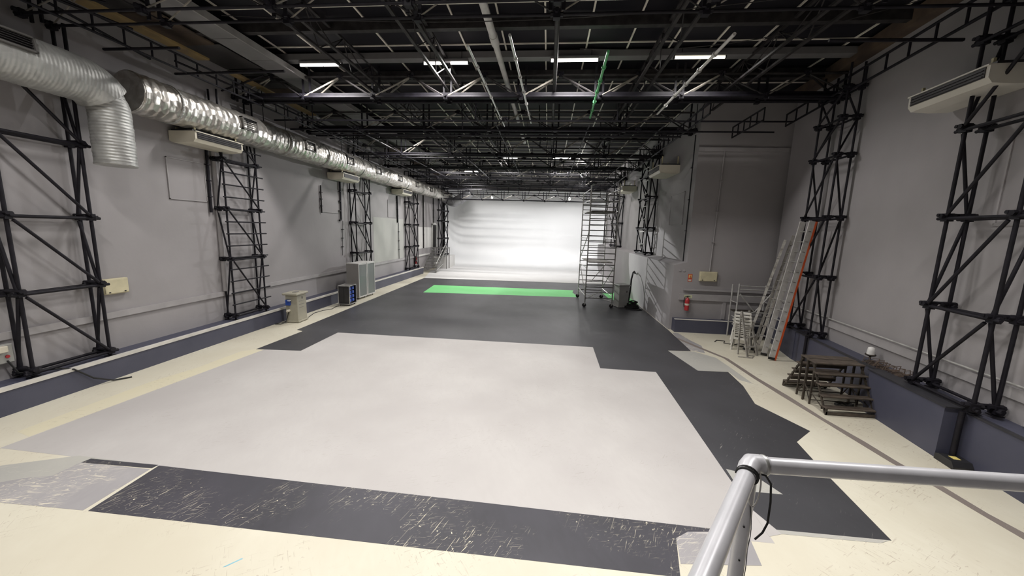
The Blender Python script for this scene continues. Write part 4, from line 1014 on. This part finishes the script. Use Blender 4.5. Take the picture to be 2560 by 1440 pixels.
tag(MB().path([(6.55 + .16 * math.cos(a * .5), 8.25 + .13 * math.sin(a * .5), .02 + .002 * a) for a in range(40)], .012, 6).build('cable_coil', M_rubber), 'coil of black cable on the floor under the step units', 'cable')
# things on the right plinth
p = RW(3.55, .25)
t = thing('work_light', 'white work light with dark rim on the right plinth near the rusty brackets', 'work light', (p.x, p.y, .86), RA)
MB().lathe([(.09, 0), (.09, .02), (.02, .03), (.018, .14)], n=12).build('stand', M_iron, t)
MB().lathe([(.02, .12), (.09, .15), (.10, .17), (.09, .18)], n=16).build('rim', M_iron, t); MB().lathe([(.075, .175), (.07, .26), (.06, .33), (.02, .35)], n=16).build('shade', M_whitef, t)
def bracket_proto():
    t = thing('wire_bracket', 'rusty wire bracket lying in the row on the right plinth', 'bracket', (0, 0, 0), 0, 'rusty wire brackets on the right plinth')
    MB().path([(-.16, 0, .01), (-.16, .02, .11), (.16, .04, .12), (.16, .0, .01)], .008, 6).build('hoop', M_rust, t)
    MB().box(-.16, .16, -.02, .02, 0, .015).build('base_bar', M_rust, t); MB().tube((-.15, .1, .01), (.15, .1, .06), .007, 6).build('cross_wire', M_rust, t)
    return t
br = bracket_proto()
for i in range(12):
    o = br if i == 0 else copy_tree(br)
    o['label'] = ('first rusty wire bracket in the plinth row, nearest the big right column', 'second rusty wire bracket from the big right column', 'third rusty wire bracket from the big right column', 'fourth rusty wire bracket from the big right column', 'fifth rusty wire bracket from the big right column', 'sixth rusty wire bracket from the big right column', 'sixth rusty wire bracket from the white work light', 'fifth rusty wire bracket from the white work light', 'fourth rusty wire bracket from the white work light', 'third rusty wire bracket from the white work light', 'second rusty wire bracket from the white work light', 'last rusty wire bracket, right beside the white work light')[i]
    p = RW(2.45 + i * .088, .20 + random.uniform(-.03, .03)); o.location = (p.x, p.y, .862 + random.uniform(0, .03)); o.rotation_euler = (random.uniform(-.15, .15), random.uniform(-.2, .2), RA + PI / 2 + random.uniform(-.3, .3))
p = RW(.85, -.14)
t = thing('cable_ramp', 'flat black box with a yellow label on the floor by the right casing', 'floor box', (p.x, p.y, 0), RA)
MB().extr([(-.17, 0), (.17, 0), (.17, .1), (.10, .125), (-.12, .125), (-.17, .05)], -.14, .14).build('body', M_black_pl, t); MB().box(-.05, .05, -.05, .05, .125, .128).build('yellow_label', M_yelsign, t)

# ------------------------------------------------------------------ foreground guard rail of the balcony
t = thing('guard_rail', 'silver tubular guard rail corner in the foreground', 'guard rail', (.66, 1.13, 2.9))
r = .0245
MB().tube((.035, .0, 0), (2.6, .06, 0), r, 24).build('side_rail', M_railp, t)
MB().tube((-.02, -.03, 0), (-.90, -1.23, 0), r, 24).build('top_rail', M_railp, t)
MB().tube((0, 0, -1.1), (0, 0, -.02), r * .92, 24).build('post', M_railp, t)
MB().path([(-.045, -.06, 0), (-.02, -.026, .004), (.0, -.004, .004), (.028, .002, .002), (.05, .002, 0)], [r * 1.02, r * 1.14, r * 1.2, r * 1.14, r * 1.05], 24).build('elbow', M_railp, t)
MB().lathe([(r * 1.25, -.004), (r * 1.3, 0), (r * 1.25, .004)], (.038, 0, 0), 24, Matrix.Rotation(PI / 2, 4, 'Y')).build('collar', M_alu, t)
for z in (-.20, -.32): MB().lathe([(.003, 0), (.003, .003)], (-.008, -r * .92, z), 8, Matrix.Rotation(PI / 2, 4, 'X')).build('rivet', M_rubber, t)
MB().tube((2.6, .06, 0), (2.6, .06, -1.1), r, 16).build('post', M_railp, t)
# balcony slab that carries the rail
bal = struct('trim_10', MB().box(-3.0, 3.6, -4.2, 1.15 - .0, 1.62, 1.80), M_greyf, 'balcony slab under the guard rail', 'balcony')
for x in (-2.8, 3.4): MB().box(x - .1, x + .1, -.2, 0, 0, 1.62).build('support', M_greyf, bal)
o = MB(); c = Vector((.645, 1.105, 2.9)); ax = Vector((-.59, -.81, 0)).normalized(); e1 = ax.cross(Vector((0, 0, 1))); e2 = Vector((0, 0, 1))
pts = [c + ax * (.052 - .0007 * k + .004 * math.sin(k * .35)) + (e1 * math.cos(k * .35) + e2 * math.sin(k * .35)) * (r + .003) for k in range(37)]
p_end = Vector((.69, 1.10, 2.885))
tail = [p_end, p_end + Vector((.022, .005, -.03)), p_end + Vector((.028, .004, -.09)), p_end + Vector((.026, .0, -.16)), p_end + Vector((.012, -.005, -.19)), p_end + Vector((-.008, -.006, -.215))]
tag(MB().path(pts + tail, .0032, 6).build('tie_wire', M_rubber), 'black wire wound round the rail corner with a hanging tail', 'wire')
pts = [Vector((.672, 1.098, 2.905)) + Vector((-.012 + .016 * math.sin(k * .3), -.005, -.06 - .062 * math.cos(k * .3))) * 1.0 for k in range(22)]
tag(MB().path(pts, .0022, 6, closed=True).build('string_loop', M_polew), 'white string loop hanging at the rail corner', 'string')
pts = [Vector((.66, 1.13, 2.9)) + Vector((.0245 * math.sin(z * 9), -.0235 * abs(math.cos(z * 9)) - .002, -.12 - z)) for z in [i * .03 for i in range(16)]]
tag(MB().path(pts, .0013, 5).build('tie_wire', M_rubber), 'thin wire spiralling down the rail post', 'wire')
